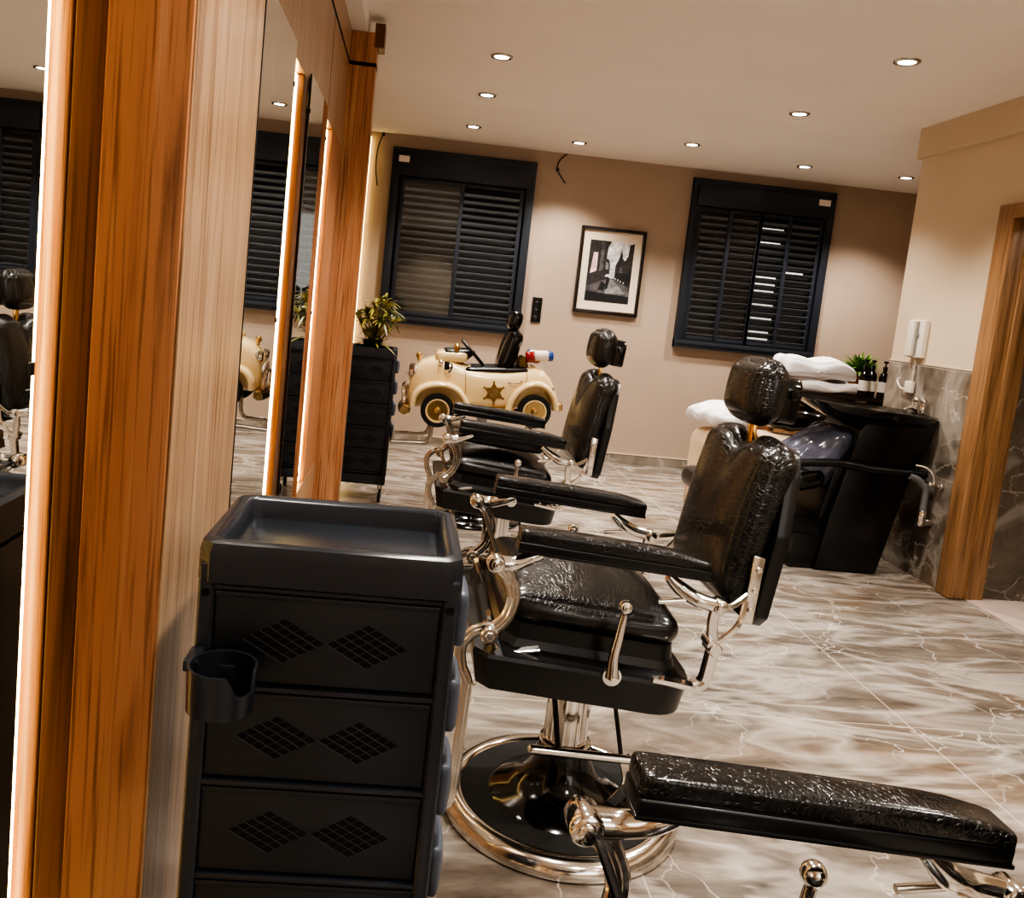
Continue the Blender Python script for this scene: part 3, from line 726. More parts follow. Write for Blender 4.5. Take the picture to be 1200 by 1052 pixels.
# ------------------------------------------------------------------ plants
def plant(name, label, loc, pot_prof, potmat, n, ln, lmat, seed, spread=1.0, up=.35, w=.012, xmin=-9, stems=0):
    t = thing(name, label, 'plant', loc)
    bm = nb(); lathe(bm, pot_prof, seg=20); obj('pot', bm, potmat, t, 40)
    zt = max(h for r, h in pot_prof); rr = random.Random(seed); bm = nb()
    for i in range(n):
        a = rr.random() * 2 * PI; e = rr.uniform(up, 1.45); l = ln * rr.uniform(.6, 1.1); d = Vector((math.cos(a) * math.cos(e) * spread, math.sin(a) * math.cos(e) * spread, math.sin(e)))
        side = Vector((-math.sin(a), math.cos(a), 0)); P0 = Vector((math.cos(a) * .02, math.sin(a) * .02, zt - .02)); pr = None
        for k in range(7):
            s = k / 6; c = P0 + d * l * s + Vector((0, 0, -l * .38 * s * s)); ww = w * math.sin(PI * min(1, .12 + s * .9)) + .0006
            c.x = max(c.x, xmin)
            L_, R_ = bm.verts.new(c - side * ww), bm.verts.new(c + side * ww)
            if pr: bm.faces.new((pr[0], pr[1], R_, L_))
            pr = (L_, R_)
    for k in range(stems):
        a = k * 2.4 + .5; hh = rr.uniform(.08, .26); bs = Vector((math.cos(a) * rr.uniform(.05, .15), math.sin(a) * rr.uniform(.03, .10), zt + hh))
        tube(bm, [(bs.x * .3, bs.y * .3, zt - .02), (bs.x * .7, bs.y * .7, zt + hh * .5), (bs.x, bs.y, bs.z)], .004, 6, 3)
        for i in range(34):
            a2 = rr.random() * 2 * PI; e = rr.uniform(-.15, 1.3); l = rr.uniform(.09, .16); d = Vector((math.cos(a2) * math.cos(e), math.sin(a2) * math.cos(e), math.sin(e))); side = Vector((-math.sin(a2), math.cos(a2), 0)); pr = None
            for q in range(5):
                sg = q / 4; c = bs + d * l * sg + Vector((0, 0, -l * .45 * sg * sg)); c.x = max(c.x, xmin); ww = w * .8 * math.sin(PI * min(1, .1 + sg * .9)) + .0005
                A_, B_ = bm.verts.new(c - side * ww), bm.verts.new(c + side * ww)
                if pr: bm.faces.new((pr[0], pr[1], B_, A_))
                pr = (A_, B_)
    obj('foliage', bm, lmat, t, 80)
    return t
plant('potted_plant', 'olive green palm-like plant in a black pot on the far trolley', (-.23, 5.43, .937), [(.05, 0), (.065, .075), (.06, .075), (.055, .06), (0.0, .06)], 'black', 60, .20, 'leaf_yellow', 5, 1.0, .1, .010, -.24, 9)
plant('potted_plant', 'bright green grassy plant in a tan pot behind the white towels', (3.49, 6.40, .915), [(.075, 0), (.09, .165), (.083, .165), (.075, .14), (0.0, .14)], 'terracotta', 260, .27, 'leaf', 9, 1.0, .15, .010)

# ------------------------------------------------------------------ back wall fittings
t = thing('framed_picture', 'black framed monochrome street picture on the back wall between the windows', 'picture', (1.683, YB, 1.311))
bm = nb(); w, h = .288, .75
bx(bm, -w, w, -.035, 0, 0, .028, .004); bx(bm, -w, w, -.035, 0, h - .028, h, .004); bx(bm, -w, -w + .028, -.0348, 0, 0, h, .004); bx(bm, w - .028, w, -.0348, 0, 0, h, .004)
obj('picture_frame', bm, plain('dark brown frame', rgb(26, 17, 13), .3, coat=.4), t)
bm = nb(); bx(bm, -w + .01, w - .01, -.016, -.001, .01, h - .01); obj('picture_mount', bm, plain('cream mount', rgb(224, 208, 188), .8), t, 0)
bm = nb(); bx(bm, -w + .026, w - .026, -.034, -.016, .026, .036, .002); obj('silver_lip', bm, 'steel', t)
G = [plain('print grey %d' % k, c, .6, noise=.5, nscale=28) for k, c in enumerate([rgb(205, 202, 204), rgb(48, 44, 44), rgb(84, 80, 82), rgb(22, 22, 24), rgb(128, 126, 126), rgb(214, 176, 182), rgb(240, 238, 236)])]
bm = nb(); pw, ph, pz = .196, .53, .108
def quad(pts, mi, k):
    vs = [bm.verts.new((-pw + 2 * pw * x, -.0165 - .0004 * k, pz + ph * z)) for x, z in pts]; f = bm.faces.new(vs); f.material_index = mi
quad([(0, 0), (1, 0), (1, 1), (0, 1)], 0, 0)
quad([(0, .2), (.5, .38), (.5, .62), (.46, .7), (.40, .72), (.42, .9), (.48, 1), (0, 1)], 1, 1)
quad([(1, .2), (.62, .36), (.62, .62), (.68, .72), (.73, .90), (.77, .74), (.82, .70), (.88, .78), (.90, .97), (1, 1)], 1, 1)
quad([(.06, .45), (.20, .5), (.20, .8), (.10, .8)], 5, 2); quad([(.26, .5), (.34, .52), (.34, .96), (.26, .99)], 2, 2); quad([(.40, .54), (.47, .54), (.46, .64), (.40, .66)], 4, 2)
quad([(.72, .5), (.80, .5), (.80, .62), (.72, .6)], 2, 2); quad([(0, 0), (1, 0), (1, .26), (.60, .40), (.5, .40), (0, .24)], 2, 2)
quad([(.44, .14), (.90, .16), (.60, .38), (.54, .38)], 4, 3); quad([(0, 0), (1, 0), (1, .12), (0, .16)], 3, 3)
quad([(.62, .42), (.92, .30), (1, .34), (1, .5), (.66, .5)], 3, 3); quad([(.44, .22), (.49, .22), (.52, .40), (.45, .41)], 3, 4); quad([(.40, .42), (.55, .42), (.52, .46), (.44, .46)], 6, 5)
quad([(.28, .2), (.42, .18), (.44, .3), (.34, .34)], 3, 4)
for x in (.64, .70, .76, .83): quad([(x, .39 - (x - .64) * .3), (x + .02, .385 - (x - .64) * .3), (x + .02, .41 - (x - .64) * .3), (x, .415 - (x - .64) * .3)], 6, 5)
obj('street_print', bm, G, t, 0)
t = thing('switch_plate', 'tall black socket and switch plate on the back wall beside the left window', 'switch', (1.081, YB, 1.182))
bm = nb(); bx(bm, -.043, .043, -.011, 0, 0, .218, .004); obj('plate', bm, 'black', t)
for k in range(3):
    bm = nb(); bx(bm, -.03, .03, -.014, -.01, .016 + k * .065, .072 + k * .065, .002); bx(bm, -.012, .012, -.0155, -.013, .042 + k * .065, .047 + k * .065, .0008, 1); obj('switch_module', bm, 'black_gloss', t)
def cable(pts, label, mat, clip):
    t = thing('hanging_cable', label, 'cable', pts[0], group='loose cables by the ceiling')
    o0 = Vector(pts[0]); bm = nb(); tube(bm, [Vector(p) - o0 for p in pts], .0055, 8, 6); obj('wire', bm, mat, t, 60)
    bm = nb(); cyl(bm, clip, .014, .02, 'y', 12, .003); obj('cable_clip', bm, 'white' if mat != 'black' else 'black', t)
cable([(-.385, YB - .006, 2.645), (-.42, YB - .02, 2.52), (-.425, YB - .03, 2.35), (-.40, YB - .03, 2.20)], 'long dark cable hanging from the ceiling in the far left corner', 'black', (0, 0, -.01))
cable([(1.195, YB - .006, 2.645), (1.135, YB - .02, 2.58), (1.125, YB - .03, 2.50), (1.205, YB - .03, 2.395)], 'short curved cable hanging from the ceiling between the windows', 'black', (-.068, -.012, -.14))

# ------------------------------------------------------------------ right wall fittings
t = thing('intercom_handset', 'white wall intercom handset above the marble tile near the basin', 'intercom', (XR, 4.94, 1.254))
bm = nb(); bx(bm, -.03, 0, -.072, .072, 0, .224, .006, 3); obj('cradle', bm, 'ivory', t)
bm = nb(); bx(bm, -.052, -.028, .0, .066, .004, .22, .01, 3); obj('handset', bm, 'ivory', t)
bm = nb(); bx(bm, -.032, -.029, -.02, -.002, .01, .214, .001, 1); bx(bm, -.036, -.031, -.03, -.002, .12, .145, .002); obj('speaker_strip', bm, 'grey_strip', t)
t = thing('wall_outlet', 'small ivory valve plate with hook on the marble wall under the intercom', 'outlet', (XR - .004, 4.955, 1.075))
bm = nb(); bx(bm, -.025, 0, -.045, .03, -.035, .035, .008, 3); obj('plate', bm, 'ivory', t)
bm = nb(); tube(bm, [(-.012, .03, -.02), (-.03, .06, -.01), (-.03, .10, .03), (-.02, .09, .045)], .006, 8, 5); obj('hook', bm, 'ivory', t)
bm = nb(); tube(bm, [(-.01 + .008 * math.cos(k * 1.2), -.02 + .008 * math.sin(k * 1.2), .035 + k * .0026) for k in range(60)], .0025, 6); obj('curly_cord', bm, 'ivory', t, 60)
t = thing('waste_pipe', 'chrome and grey waste pipe on the marble wall behind the wash basin', 'pipe', (XR - .004, 4.555, .33))
bm = nb(); tube(bm, [(-.17, .0, .27), (-.12, 0, .255), (-.075, -.0, .215), (-.06, 0, .17), (-.06, 0, .05)], .019, 12, 5); obj('trap_pipe', bm, 'grey_pipe', t, 60)
bm = nb(); cyl(bm, (-.06, 0, .045), .024, .07, 'z', 16, .004); cyl(bm, (-.03, 0, .015), .022, .06, 'x', 16, .004); ball(bm, (-.06, 0, .01), .026, 12); obj('elbow', bm, 'chrome', t, 50)
bm = nb(); tube(bm, [(-.03, -.02, .24), (-.045, -.02, .29), (-.08, 0, .325), (-.13, .02, .33)], .007, 8, 5); cyl(bm, (-.03, -.01, .235), .014, .06, 'x', 14, .003); cyl(bm, (-.05, .03, .23), .012, .07, 'y', 14, .003); cyl(bm, (-.012, -.055, .235), .018, .024, 'x', 14, .003); tube(bm, [(-.03, -.055, .235), (-.03, .03, .235)], .008, 8); obj('water_valve', bm, 'chrome', t, 50)

# ------------------------------------------------------------------ hair wash unit
t = thing('hair_wash_unit', 'black shampoo basin chair with tapered pedestal against the marble wall', 'wash basin', (2.6, 4.83, 0))
ox, oy = 2.6, 4.83
Y0, Y1 = -.23, .20
def sh(pts): return [(x - ox, z) for x, z in pts]
bm = nb(); prism(bm, sh([(2.415, .006), (2.78, .006), (2.905, .615), (2.522, .60), (2.462, .32)]), Y0, Y1, 'y', .008, 2)
obj('pedestal', bm, 'black', t)
bm = nb(); prism(bm, sh([(2.272, .005), (2.42, .005), (2.46, .20), (2.275, .20)]), Y0 + .02, Y1, 'y', .006); obj('plinth', bm, 'black', t)
bm = nb(); prism(bm, sh([(2.522, .605), (2.906, .618), (2.985, .79), (3.005, .9), (2.61, .885), (2.566, .825)]), Y0, Y1, 'y', .008); obj('upper_housing', bm, 'black', t)
# bowl: open basin with rim lip rising to the neck rest
bm = nb()
def orect(x0, x1, y0, y1, z0, z1, c):
    q = [(x0 + c, y0), (x1 - c, y0), (x1, y0 + c), (x1, y1 - c), (x1 - c, y1), (x0 + c, y1), (x0, y1 - c), (x0, y0 + c)]
    return [Vector((x - ox, y, z0 + (z1 - z0) * (x - x0) / (x1 - x0))) for x, y in q]
rings(bm, [orect(2.60, 2.98, Y0 + .03, Y1 - .03, .83, .86, .06), orect(2.46, 3.0, Y0 - .01, Y1 + .01, .868, .88, .06), orect(2.31, 3.016, Y0 - .035, Y1 + .035, .944, .908, .06), orect(2.295, 3.02, Y0 - .04, Y1 + .04, .966, .925, .06), orect(2.31, 3.018, Y0 - .025, Y1 + .025, .972, .932, .06), orect(2.36, 2.93, Y0 + .01, Y1 - .01, .945, .915, .06), orect(2.56, 2.90, Y0 + .06, Y1 - .06, .86, .86, .08)])
obj('basin_bowl', bm, 'black_gloss', t, 50)
bm = nb()
for k, y in enumerate((-.07, .0)):
    cyl(bm, (3.0 - ox - k * .0, y, .96), .016, .09, 'z', 16, .004); ball(bm, (3.0 - ox, y, 1.008), .02, 12)
tube(bm, [(3.0 - ox, -.035, .95), (2.95 - ox, -.035, .965), (2.91 - ox, -.035, .945)], .011, 10, 5); cyl(bm, (3.0 - ox, -.035, .945), .012, .1, 'y', 12, .002)
obj('mixer_tap', bm, 'chrome', t, 50)
for s, y in ((-1, Y0 - .03), (1, Y1 + .03)):
    bm = nb(); P = [(2.12, .60), (2.2, .612), (2.45, .632), (2.6, .618), (2.68, .613), (2.96, .61)]
    ribbon(bm, [(x - ox, y, z) for x, z in P], .042, .05, smooth=6, ch=.35); obj('arm', bm, 'black', t, 50)
bm = nb(); puff(bm, (2.44 - ox, -.01, .66), (.085, .19, .19), .08, (.02, .0, .0), 18, fn=lambda q: rotfn(math.radians(40), (0, 0, 0))(Vector((q.x * (1.15 - q.z * 2.2), q.y * (1 - .5 * max(0, q.z)), q.z)) + Vector((.007 * math.sin(q.y * 55 + q.z * 22), .004 * math.sin(q.z * 50), 0)))); obj('covered_backrest', bm, 'cape', t, 70)
bm = nb(); puff(bm, (2.33 - ox, -.01, .515), (.10, .20, .065), .055, (0, 0, .01), 14, fn=rotfn(math.radians(-14), (0, 0, 0))); obj('lower_cushion', bm, 'black_gloss', t, 70)
bm = nb(); prism(bm, sh([(2.10, .20), (2.47, .17), (2.475, .285), (2.10, .325)]), Y0 + .03, Y1 - .02, 'y', .012); prism(bm, sh([(2.42, .28), (2.50, .28), (2.57, .66), (2.48, .6)]), Y0 + .05, Y1 - .03, 'y', .008); obj('seat_base', bm, 'black', t)
bm = nb(); puff(bm, (1.95 - ox, -.01, .41), (.24, .21, .06), .05, (0, 0, .015), 14); obj('seat_cushion', bm, 'black', t, 70)
bm = nb(); cyl(bm, (2.20 - ox, Y0 - .0, .42), .032, .06, 'x', 18, .01); obj('side_knob', bm, 'black_gloss', t, 50)

# ------------------------------------------------------------------ nook counter with towels, bottles
t = thing('wooden_counter', 'brown wooden counter behind the wash basin carrying towels and bottles', 'counter', (3.3, 6.25, 0))
bm = nb(); bx(bm, -.66, .72, -.25, .25, .885, .915, .004); obj('worktop', bm, plain('dark worktop', rgb(46, 36, 32), .3, coat=.2), t)
bm = nb(); bx(bm, -.64, .70, -.22, .24, .03, .06); bx(bm, -.64, -.61, -.22, .24, 0, .885); bx(bm, .67, .70, -.22, .24, 0, .885); bx(bm, -.61, .67, .2, .23, .06, .885); bx(bm, -.13, -.105, -.22, .2, .06, .885); obj('carcass', bm, 'wood_dark', t, 0)
bm = nb(); bx(bm, -.61, .67, -.21, .2, .80, .825); obj('shelf', bm, 'wood_door', t, 0)
bm = nb(); bx(bm, -.60, -.135, -.235, -.21, .07, .62, .004); d = obj('cabinet_door', bm, 'wood_door', t)
bm = nb(); ball(bm, (-.17, -.255, .55), .02, 12); obj('knob', bm, 'gold', d)
for k in range(5):
    bm = nb(); bx(bm, .0, .085 + .02 * (k % 2), -.2, -.05, 0, .05 + .005 * (k % 3), .004); o = obj('storage_box', bm, ['wood_dark', 'terracotta', 'black', 'wood_door', 'cream_dim'][k], None)
    o.location = (2.76 + .115 * k + (.08 if k > 2 else 0), 6.25, .825)
    tag(o, ['dark brown', 'tan', 'black', 'oak brown', 'cream'][k] + ' small box on the shelf under the counter top', 'box', 'boxes under the counter top')
def towel(label, loc, half, seed, rz=0):
    bm = nb(); rr = random.Random(seed); ph = [rr.random() * 6 for _ in range(6)]
    def f(q):
        q = Vector(q)
        q.z += .016 * math.sin(q.x * 19 + ph[0] + 3 * q.y) * (q.z > 0) + .010 * math.sin(q.y * 34 + ph[1] + q.x * 11); q.y += .012 * math.sin(q.x * 24 + ph[2] + q.z * 20); q.z -= .1 * q.x * abs(q.x) * 1.0
        q.z = max(q.z, -half[2]); return q
    puff(bm, (0, 0, half[2]), half, min(half) * .8, (.0, .02, .02), 22, fn=f)
    o = obj('white_towel', bm, 'towel', None, 80); o.location = loc; o.rotation_euler = (0, 0, rz); return tag(o, label, 'towel', 'white towels')
towel('large white rolled towel on top of the pile on the counter', (3.02, 6.19, 1.016), (.27, .15, .058), 2)
towel('white folded towel lying flat on the counter under the rolled towel', (3.05, 6.18, .9155), (.25, .16, .033), 5, .04)
towel('white towel draped over the cream chair behind the centre chair backrest', (2.20, 5.74, .655), (.18, .2, .055), 8, .2)
for k, (x, y) in enumerate([(3.315, 6.01), (3.388, 6.04), (3.462, 6.01)]):
    if k == 0:
        bt = thing('pump_bottle', 'x', 'bottle', (x, y, .915)); 
        bm = nb(); lathe(bm, [(.031, 0), (.034, .005), (.034, .15), (.028, .175), (.015, .19), (.014, .21), (.0, .21)], seg=20); obj('bottle_body', bm, 'bottle', bt, 50)
        bm = nb(); lathe(bm, [(.016, .208), (.016, .23), (.006, .233), (.006, .255), (.016, .256), (.016, .272), (0, .273)], seg=14); obj('bottle_cap', bm, 'black', bt, 40)
        bm = nb(); lathe(bm, [(.0346, .045), (.0346, .12)], seg=20, cap=False); lb = obj('bottle_label', bm, 'white', bt, 50)
        cur = bt
    else: cur = copy_tree(bt); cur.location = (x, y, .915)
    cur['label'] = ['dark bottle with a pale label, leftmost of the three beside the plant', 'dark bottle between its two neighbours on the counter end', 'dark bottle with a pale label nearest the marble wall edge'][k]; cur['group'] = 'bottles on the counter'
t = thing('cream_armchair', 'cream upholstered seat half hidden behind the centre chair and the basin', 'chair', (2.47, 5.72, 0))
bm = nb(); puff(bm, (0, 0, .40), (.42, .24, .20), .09, (0, .02, .03), 16); obj('seat_body', bm, 'cream_dim', t, 70)
bm = nb(); bx(bm, -.40, .42, -.22, .22, .03, .21, .01); obj('wooden_base', bm, 'wood_light', t)
bm = nb()
for sx in (-.36, .36):
    for sy in (-.18, .18): cyl(bm, (sx, sy, .0155), .02, .03, 'z', 12)
obj('foot', bm, 'black', t)
bm = nb(); puff(bm, (0, 0, .07), (.19, .10, .068), .05, (0, 0, .0), 12, fn=lambda q: q + Vector((0, 0, .008 * math.sin(q.x * 40)))); o = obj('black_bag', bm, 'black_gloss', None, 70); o.location = (2.70, 5.72, .655)
tag(o, 'glossy black plastic bag lying on the cream seat behind the headrest', 'bag')

# ------------------------------------------------------------------ toy police car ride chair
t = thing('toy_car_chair', 'cream vintage toy police car child barber chair in front of the left window', 'toy car chair', (.48, 5.12, 0))
cr = Matrix.Translation((0, 0, .693)) @ Matrix.Rotation(-math.radians(4.7), 4, 'Y')
def car(bm): 
    for v in bm.verts: v.co = cr @ v.co
    return bm
bm = nb()
st = [(-.455, .03, .12, .10), (-.44, .015, .19, .125), (-.41, .0, .25, .14), (-.37, 0, .285, .15), (-.30, 0, .305, .155), (-.22, 0, .295, .165), (-.15, 0, .265, .178), (-.10, 0, .252, .19), (0, 0, .238, .198), (.12, 0, .234, .198), (.22, 0, .245, .195), (.29, .0, .258, .188), (.34, .0, .245, .178), (.39, .01, .19, .16), (.42, .02, .12, .135), (.435, .035, .08, .11)]
rs = []
for x, zb_, zt_, hw in st:
    ring = []; zc = (zt_ + zb_) / 2; hz = (zt_ - zb_) / 2
    for j in range(32):
        a = 2 * PI * j / 32; c_, s_ = math.cos(a), math.sin(a); e = .5
        ring.append(Vector((x, hw * math.copysign(abs(c_) ** e, c_), zc + hz * math.copysign(abs(s_) ** (.55 if s_ > 0 else .35), s_))))
    rs.append(ring)
rings(bm, rs); obj('car_body', car(bm), 'cream', t, 50)
for s in (-1, 1):
    for (pts, wv) in (([(-.43, .03), (-.415, .085), (-.37, .13), (-.29, .15), (-.21, .14), (-.15, .10), (-.11, .03)], .062), ([(.13, .0), (.155, .075), (.21, .135), (.285, .16), (.35, .14), (.395, .08), (.41, .01)], .062)):
        bm = nb(); P = catmull([(x, 0, z) for x, z in pts], 5); r2 = []
        for i, p in enumerate(P):
            T = (P[min(i + 1, len(P) - 1)] - P[max(i - 1, 0)]).normalized(); Nn = Vector((-T.z, 0, T.x))
            r2.append([p + Nn * (.020 * math.cos(2 * PI * j / 14)) + Vector((0, s * .185 + wv * math.copysign(abs(math.sin(2 * PI * j / 14)) ** .7, math.sin(2 * PI * j / 14)), 0)) for j in range(14)])
        rings(bm, r2); obj('fender', car(bm), 'cream', t, 50)
    bm = nb(); bx(bm, -.14, .17, s * .15 - .05, s * .15 + .05, -.005, .02, .008); obj('running_board', car(bm), 'gold', t)
    for x in (-.283, .283):
        bm = nb(); y = s * .205; lathe(bm, [(.062, -.026), (.09, -.027), (.098, -.018), (.098, .018), (.09, .027), (.062, .026), (.062, -.026)], (x, y, 0), 'y', 32, cap=False); wh = obj('wheel', car(bm), 'rubber', t, 40)
        bm = nb(); lathe(bm, [(.066, s * .022), (.07, s * .029), (.064, s * .03), (.058, s * .02)], (x, y, 0), 'y', 32, cap=False); obj('whitewall', car(bm), 'cream', wh, 50)
        bm = nb(); lathe(bm, [(.060, s * .021), (.05, s * .008), (.03, s * .006), (.022, s * .02), (.018, s * .036), (.0, s * .04)], (x, y, 0), 'y', 28); obj('hub_cap', car(bm), 'gold', wh, 50)
    # badge
    bm = nb(); pts = []
    for k in range(12):
        a = PI / 2 + k * PI / 6; r = .062 if k % 2 == 0 else .036
        pts.append((.045 + r * math.cos(a), .105 + r * math.sin(a)))
    prism(bm, pts, s * .2005 - .002, s * .2005 + .002, 'y', mi=0)
    for k in range(0, 12, 2):
        a = PI / 2 + k * PI / 6; ball(bm, (.045 + .064 * math.cos(a), s * .201, .105 + .064 * math.sin(a)), .007, 8, (1, .4, 1))
    lathe(bm, [(.034, s * .2035), (.034, s * .2045)], (.045, 0, .105), 'y', 24, mi=1); lathe(bm, [(.029, s * .204), (.029, s * .2052)], (.045, 0, .105), 'y', 24, mi=2)
    text_mesh(bm, 'POLICE', .015, (lambda v: Vector((.045 + (v.x if s < 0 else -v.x), s * .2058 - s * v.z, .105 + v.y))), 0)
    obj('star_badge', car(bm), ['gold_dark', 'gold_dark', 'gold'], t, 30)
    bm = nb(); tube(bm, [(.13, s * .199, .168), (.15, s * .206, .160), (.19, s * .207, .160), (.21, s * .204, .17)], .004, 8, 4); ball(bm, (.205, s * .205, .17), .010, 8); obj('door_handle', car(bm), 'chrome', t)
    bm = nb(); tube(bm, [(-.125, s * .19, .24), (-.12, s * .196, .16), (-.12, s * .196, .04)], .0016, 6, 4); tube(bm, [(.235, s * .195, .235), (.23, s * .199, .16), (.16, s * .2, .03)], .0016, 6, 4); obj('door_seam', car(bm), 'gold_dark', t)
    bm = nb(); ball(bm, (-.415, s * .10, .215), .032, 16, (.7, 1, 1)); lathe(bm, [(.02, -.034), (.03, -.03), (.034, -.01)], (-.415, s * .10, .215), 'x', 20, cap=False); obj('headlamp', car(bm), 'chrome', t)
    bm = nb(); ball(bm, (.385, s * .155, .12), .026, 14, (.8, .8, .9)); obj('tail_lamp', car(bm), 'chrome', t)
    bm = nb(); bx(bm, -.245, -.215, s * .185 - .004, s * .185 + .004, .235, .285, .003); text_mesh(bm, '9', .085, (lambda v: Vector((-.215 + (v.x if s < 0 else -v.x), s * .207 + v.z, .245 + v.y))), 0, .003)
    obj('number_plate', car(bm), 'black', t, 30)
    bm = nb(); ball(bm, (-.265, s * .15, .275), .016, 10); obj('side_lamp', car(bm), 'chrome', t)
bm = nb(); tube(bm, [(-.475, -.21, .0), (-.485, -.12, -.005), (-.49, 0, -.005), (-.485, .12, -.005), (-.475, .21, .0)], .026, 12, 6); bx(bm, -.485, -.44, -.20, .20, -.02, .03, .01)
obj('front_bumper', car(bm), 'gold', t, 50)
bm = nb()
for k in range(-3, 4): bx(bm, -.468, -.44, k * .022 - .006, k * .022 + .006, .05, .20 - abs(k) * .012, .004)
tube(bm, [(-.478, -.15, .03), (-.482, -.10, .11), (-.470, -.06, .13)], .011, 8, 4); tube(bm, [(-.478, .15, .03), (-.482, .10, .11), (-.470, .06, .13)], .011, 8, 4)
obj('grille', car(bm), 'chrome', t, 40)
bm = nb(); bx(bm, .42, .455, -.19, .19, .0, .05, .012, 3); obj('rear_bumper', car(bm), 'gold', t)
bm = nb(); ball(bm, (-.39, 0, .305), .02, 12); cyl(bm, (-.39, 0, .285), .01, .03, 'z', 10); obj('hood_ornament', car(bm), 'gold', t)
bm = nb(); puff(bm, (.065, 0, .234), (.185, .165, .014), .014, n=10); obj('cockpit_rim', car(bm), 'black', t, 60)
bm = nb(); puff(bm, (-.20, 0, .305), (.095, .13, .035), .03, n=10); obj('dashboard_cowl', car(bm), 'cream', t, 60)
bm = nb(); puff(bm, (-.165, 0, .335), (.075, .12, .013), .012, n=8); obj('dash_pad', car(bm), 'black', t, 60)
bm = nb(); ball(bm, (-.17, -.10, .35), .028, 12, (.7, 1, 1.3)); tube(bm, [(-.17, -.10, .31), (-.17, -.10, .36)], .008, 8); obj('spot_lamp', car(bm), 'gold', t)
bm = nb()
def ringc(ang): return [(-.06 + .085 * math.sin(ang) * .64, .085 * math.cos(ang), .315 - .085 * math.sin(ang) * .77)]
tube(bm, [(-.07 + .095 * math.sin(a) * .66, .095 * math.cos(a), .325 - .095 * math.sin(a) * .75) for a in [2 * PI * k / 24 for k in range(24)]], .0095, 8, 0, True)
tube(bm, [(-.07, 0, .325), (-.15, 0, .26)], .016, 8); tube(bm, [(-.07, -.09, .325), (-.07, .09, .325)], .008, 8); ball(bm, (-.07, 0, .325), .03, 10, (.6, 1, .6)); obj('steering_wheel', car(bm), 'black', t, 60)
bm = nb(); puff(bm, (.115, 0, .345), (.045, .13, .13), .04, (.012, 0, 0), 14, fn=lambda q: rotfn(math.radians(19), (0, 0, -.1))(q)); bk = obj('seat_back', car(bm), 'black_gloss', t, 70)
bm = nb(); puff(bm, (.180, 0, .522), (.034, .09, .058), .03, (.01, 0, 0), 12, fn=lambda q: rotfn(math.radians(16), (0, 0, 0))(q)); tube(bm, [(.135, 0, .44), (.17, 0, .49)], .01, 8); obj('headrest', car(bm), 'black_gloss', bk, 70)
bm = nb(); prism(bm, [(.20, .25), (.26, .25), (.235, .315), (.20, .29)], -.1, .1, 'y', .006); obj('beacon_mount', car(bm), 'gold_dark', t)
for k, (y, mt) in enumerate(((-.085, 'red'), (-.0, 'white'), (.085, 'blue'))):
    bm = nb(); cyl(bm, (.30, y, .31), .036, .08, 'y', 20, .008); o = obj('beacon', car(bm), mt, t, 50); o['label'] = ['red beacon', 'white beacon', 'blue beacon'][k]
bm = nb(); cyl(bm, (.262, -.11, .312), .034, .05, 'x', 18, .006); obj('beacon', car(bm), 'red', t, 50)['label'] = 'red round beacon'
bm = nb(); cyl(bm, (.33, -.11, .318), .033, .085, 'x', 18, .006); obj('beacon', car(bm), 'ivory', t, 50)['label'] = 'white beacon facing rear'
bm = nb(); cyl(bm, (.385, -.11, .318), .032, .03, 'x', 18, .006); obj('beacon', car(bm), 'blue', t, 50)['label'] = 'blue beacon lens'
bm = nb(); lathe(bm, [(0, 0), (.30, 0), (.302, .012), (.29, .022), (.19, .026), (.14, .045), (.09, .09), (.07, .16), (.05, .165), (0, .165)], (.0, 0, 0), seg=48, cap=False); obj('round_base', bm, 'black_gloss', t, 50)
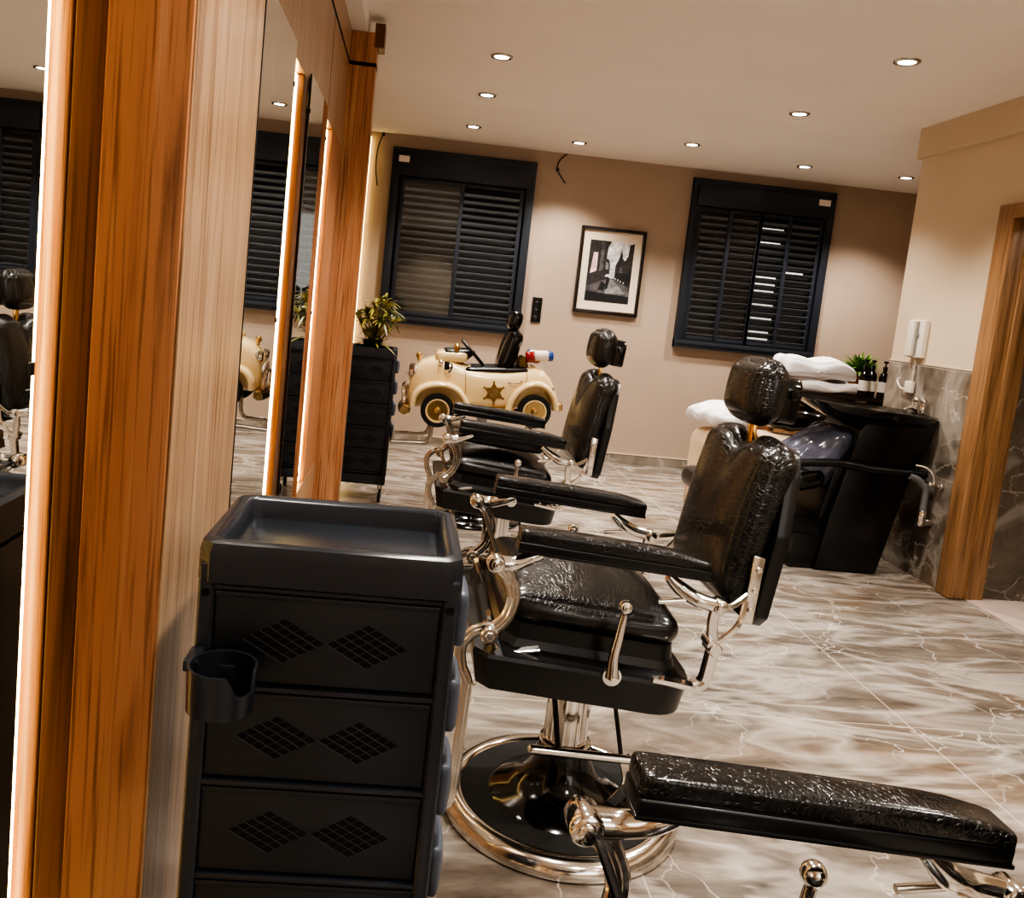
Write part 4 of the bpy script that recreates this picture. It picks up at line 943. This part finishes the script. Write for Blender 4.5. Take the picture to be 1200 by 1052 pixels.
bm = nb(); lathe(bm, [(.045, .16), (.045, .45), (.06, .45), (.06, .52)], seg=24); bx(bm, -.2, .2, -.12, .12, .52, .56, .01); bx(bm, -.03, .03, -.03, .03, .55, .7); obj('pole', bm, 'steel', t, 40)
bm = nb()
for y in (-.17, .17): tube(bm, [(-.30, y, .70), (-.305, y, .56), (-.31, y, .50), (-.335, y, .468), (-.40, y, .462), (-.53, y, .455)], .0135, 10, 5)
tube(bm, [(-.53, -.17, .455), (-.53, .17, .455)], .0135, 10); obj('footrest', bm, 'steel', t, 60)
bm = nb(); tube(bm, [(.05, -.12, .54), (.11, -.13, .40), (.13, -.13, .30)], .012, 8, 4); obj('side_strut', bm, 'black', t, 60)

# ------------------------------------------------------------------ world, camera, view
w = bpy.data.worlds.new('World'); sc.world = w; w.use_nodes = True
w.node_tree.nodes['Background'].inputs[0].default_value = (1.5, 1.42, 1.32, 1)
cam = bpy.data.cameras.new('camera'); co = bpy.data.objects.new('camera', cam); COL.objects.link(co); sc.camera = co
cam.sensor_fit = 'HORIZONTAL'; cam.sensor_width = 36; cam.lens = 30.0
cam.shift_x = (600 - 542.12) / 1200; cam.shift_y = (461.831 - 526) / 1200
cam.clip_start = .02
yaw, pitch, roll = -0.068104, -0.112485, 0.102965
cy, sy, cp, sp, crr, srr = math.cos(yaw), math.sin(yaw), math.cos(pitch), math.sin(pitch), math.cos(roll), math.sin(roll)
r_ = Vector((cy, sy, 0)); f_ = Vector((-sy, cy, 0)); u_ = Vector((0, 0, 1))
f2 = f_ * cp + u_ * sp; u2 = u_ * cp - f_ * sp
r3 = r_ * crr + u2 * srr; u3 = u2 * crr - r_ * srr
co.matrix_world = Matrix(((r3.x, u3.x, -f2.x, 0), (r3.y, u3.y, -f2.y, 0), (r3.z, u3.z, -f2.z, 1.334), (0, 0, 0, 1)))
sc.view_settings.view_transform = 'AgX'
sc.view_settings.look = 'AgX - High Contrast'
sc.view_settings.exposure = 0.75
sc.cycles.use_denoising = True
sc.cycles.max_bounces = 10; sc.cycles.diffuse_bounces = 5; sc.cycles.glossy_bounces = 6
sc.cycles.sample_clamp_indirect = 6.0
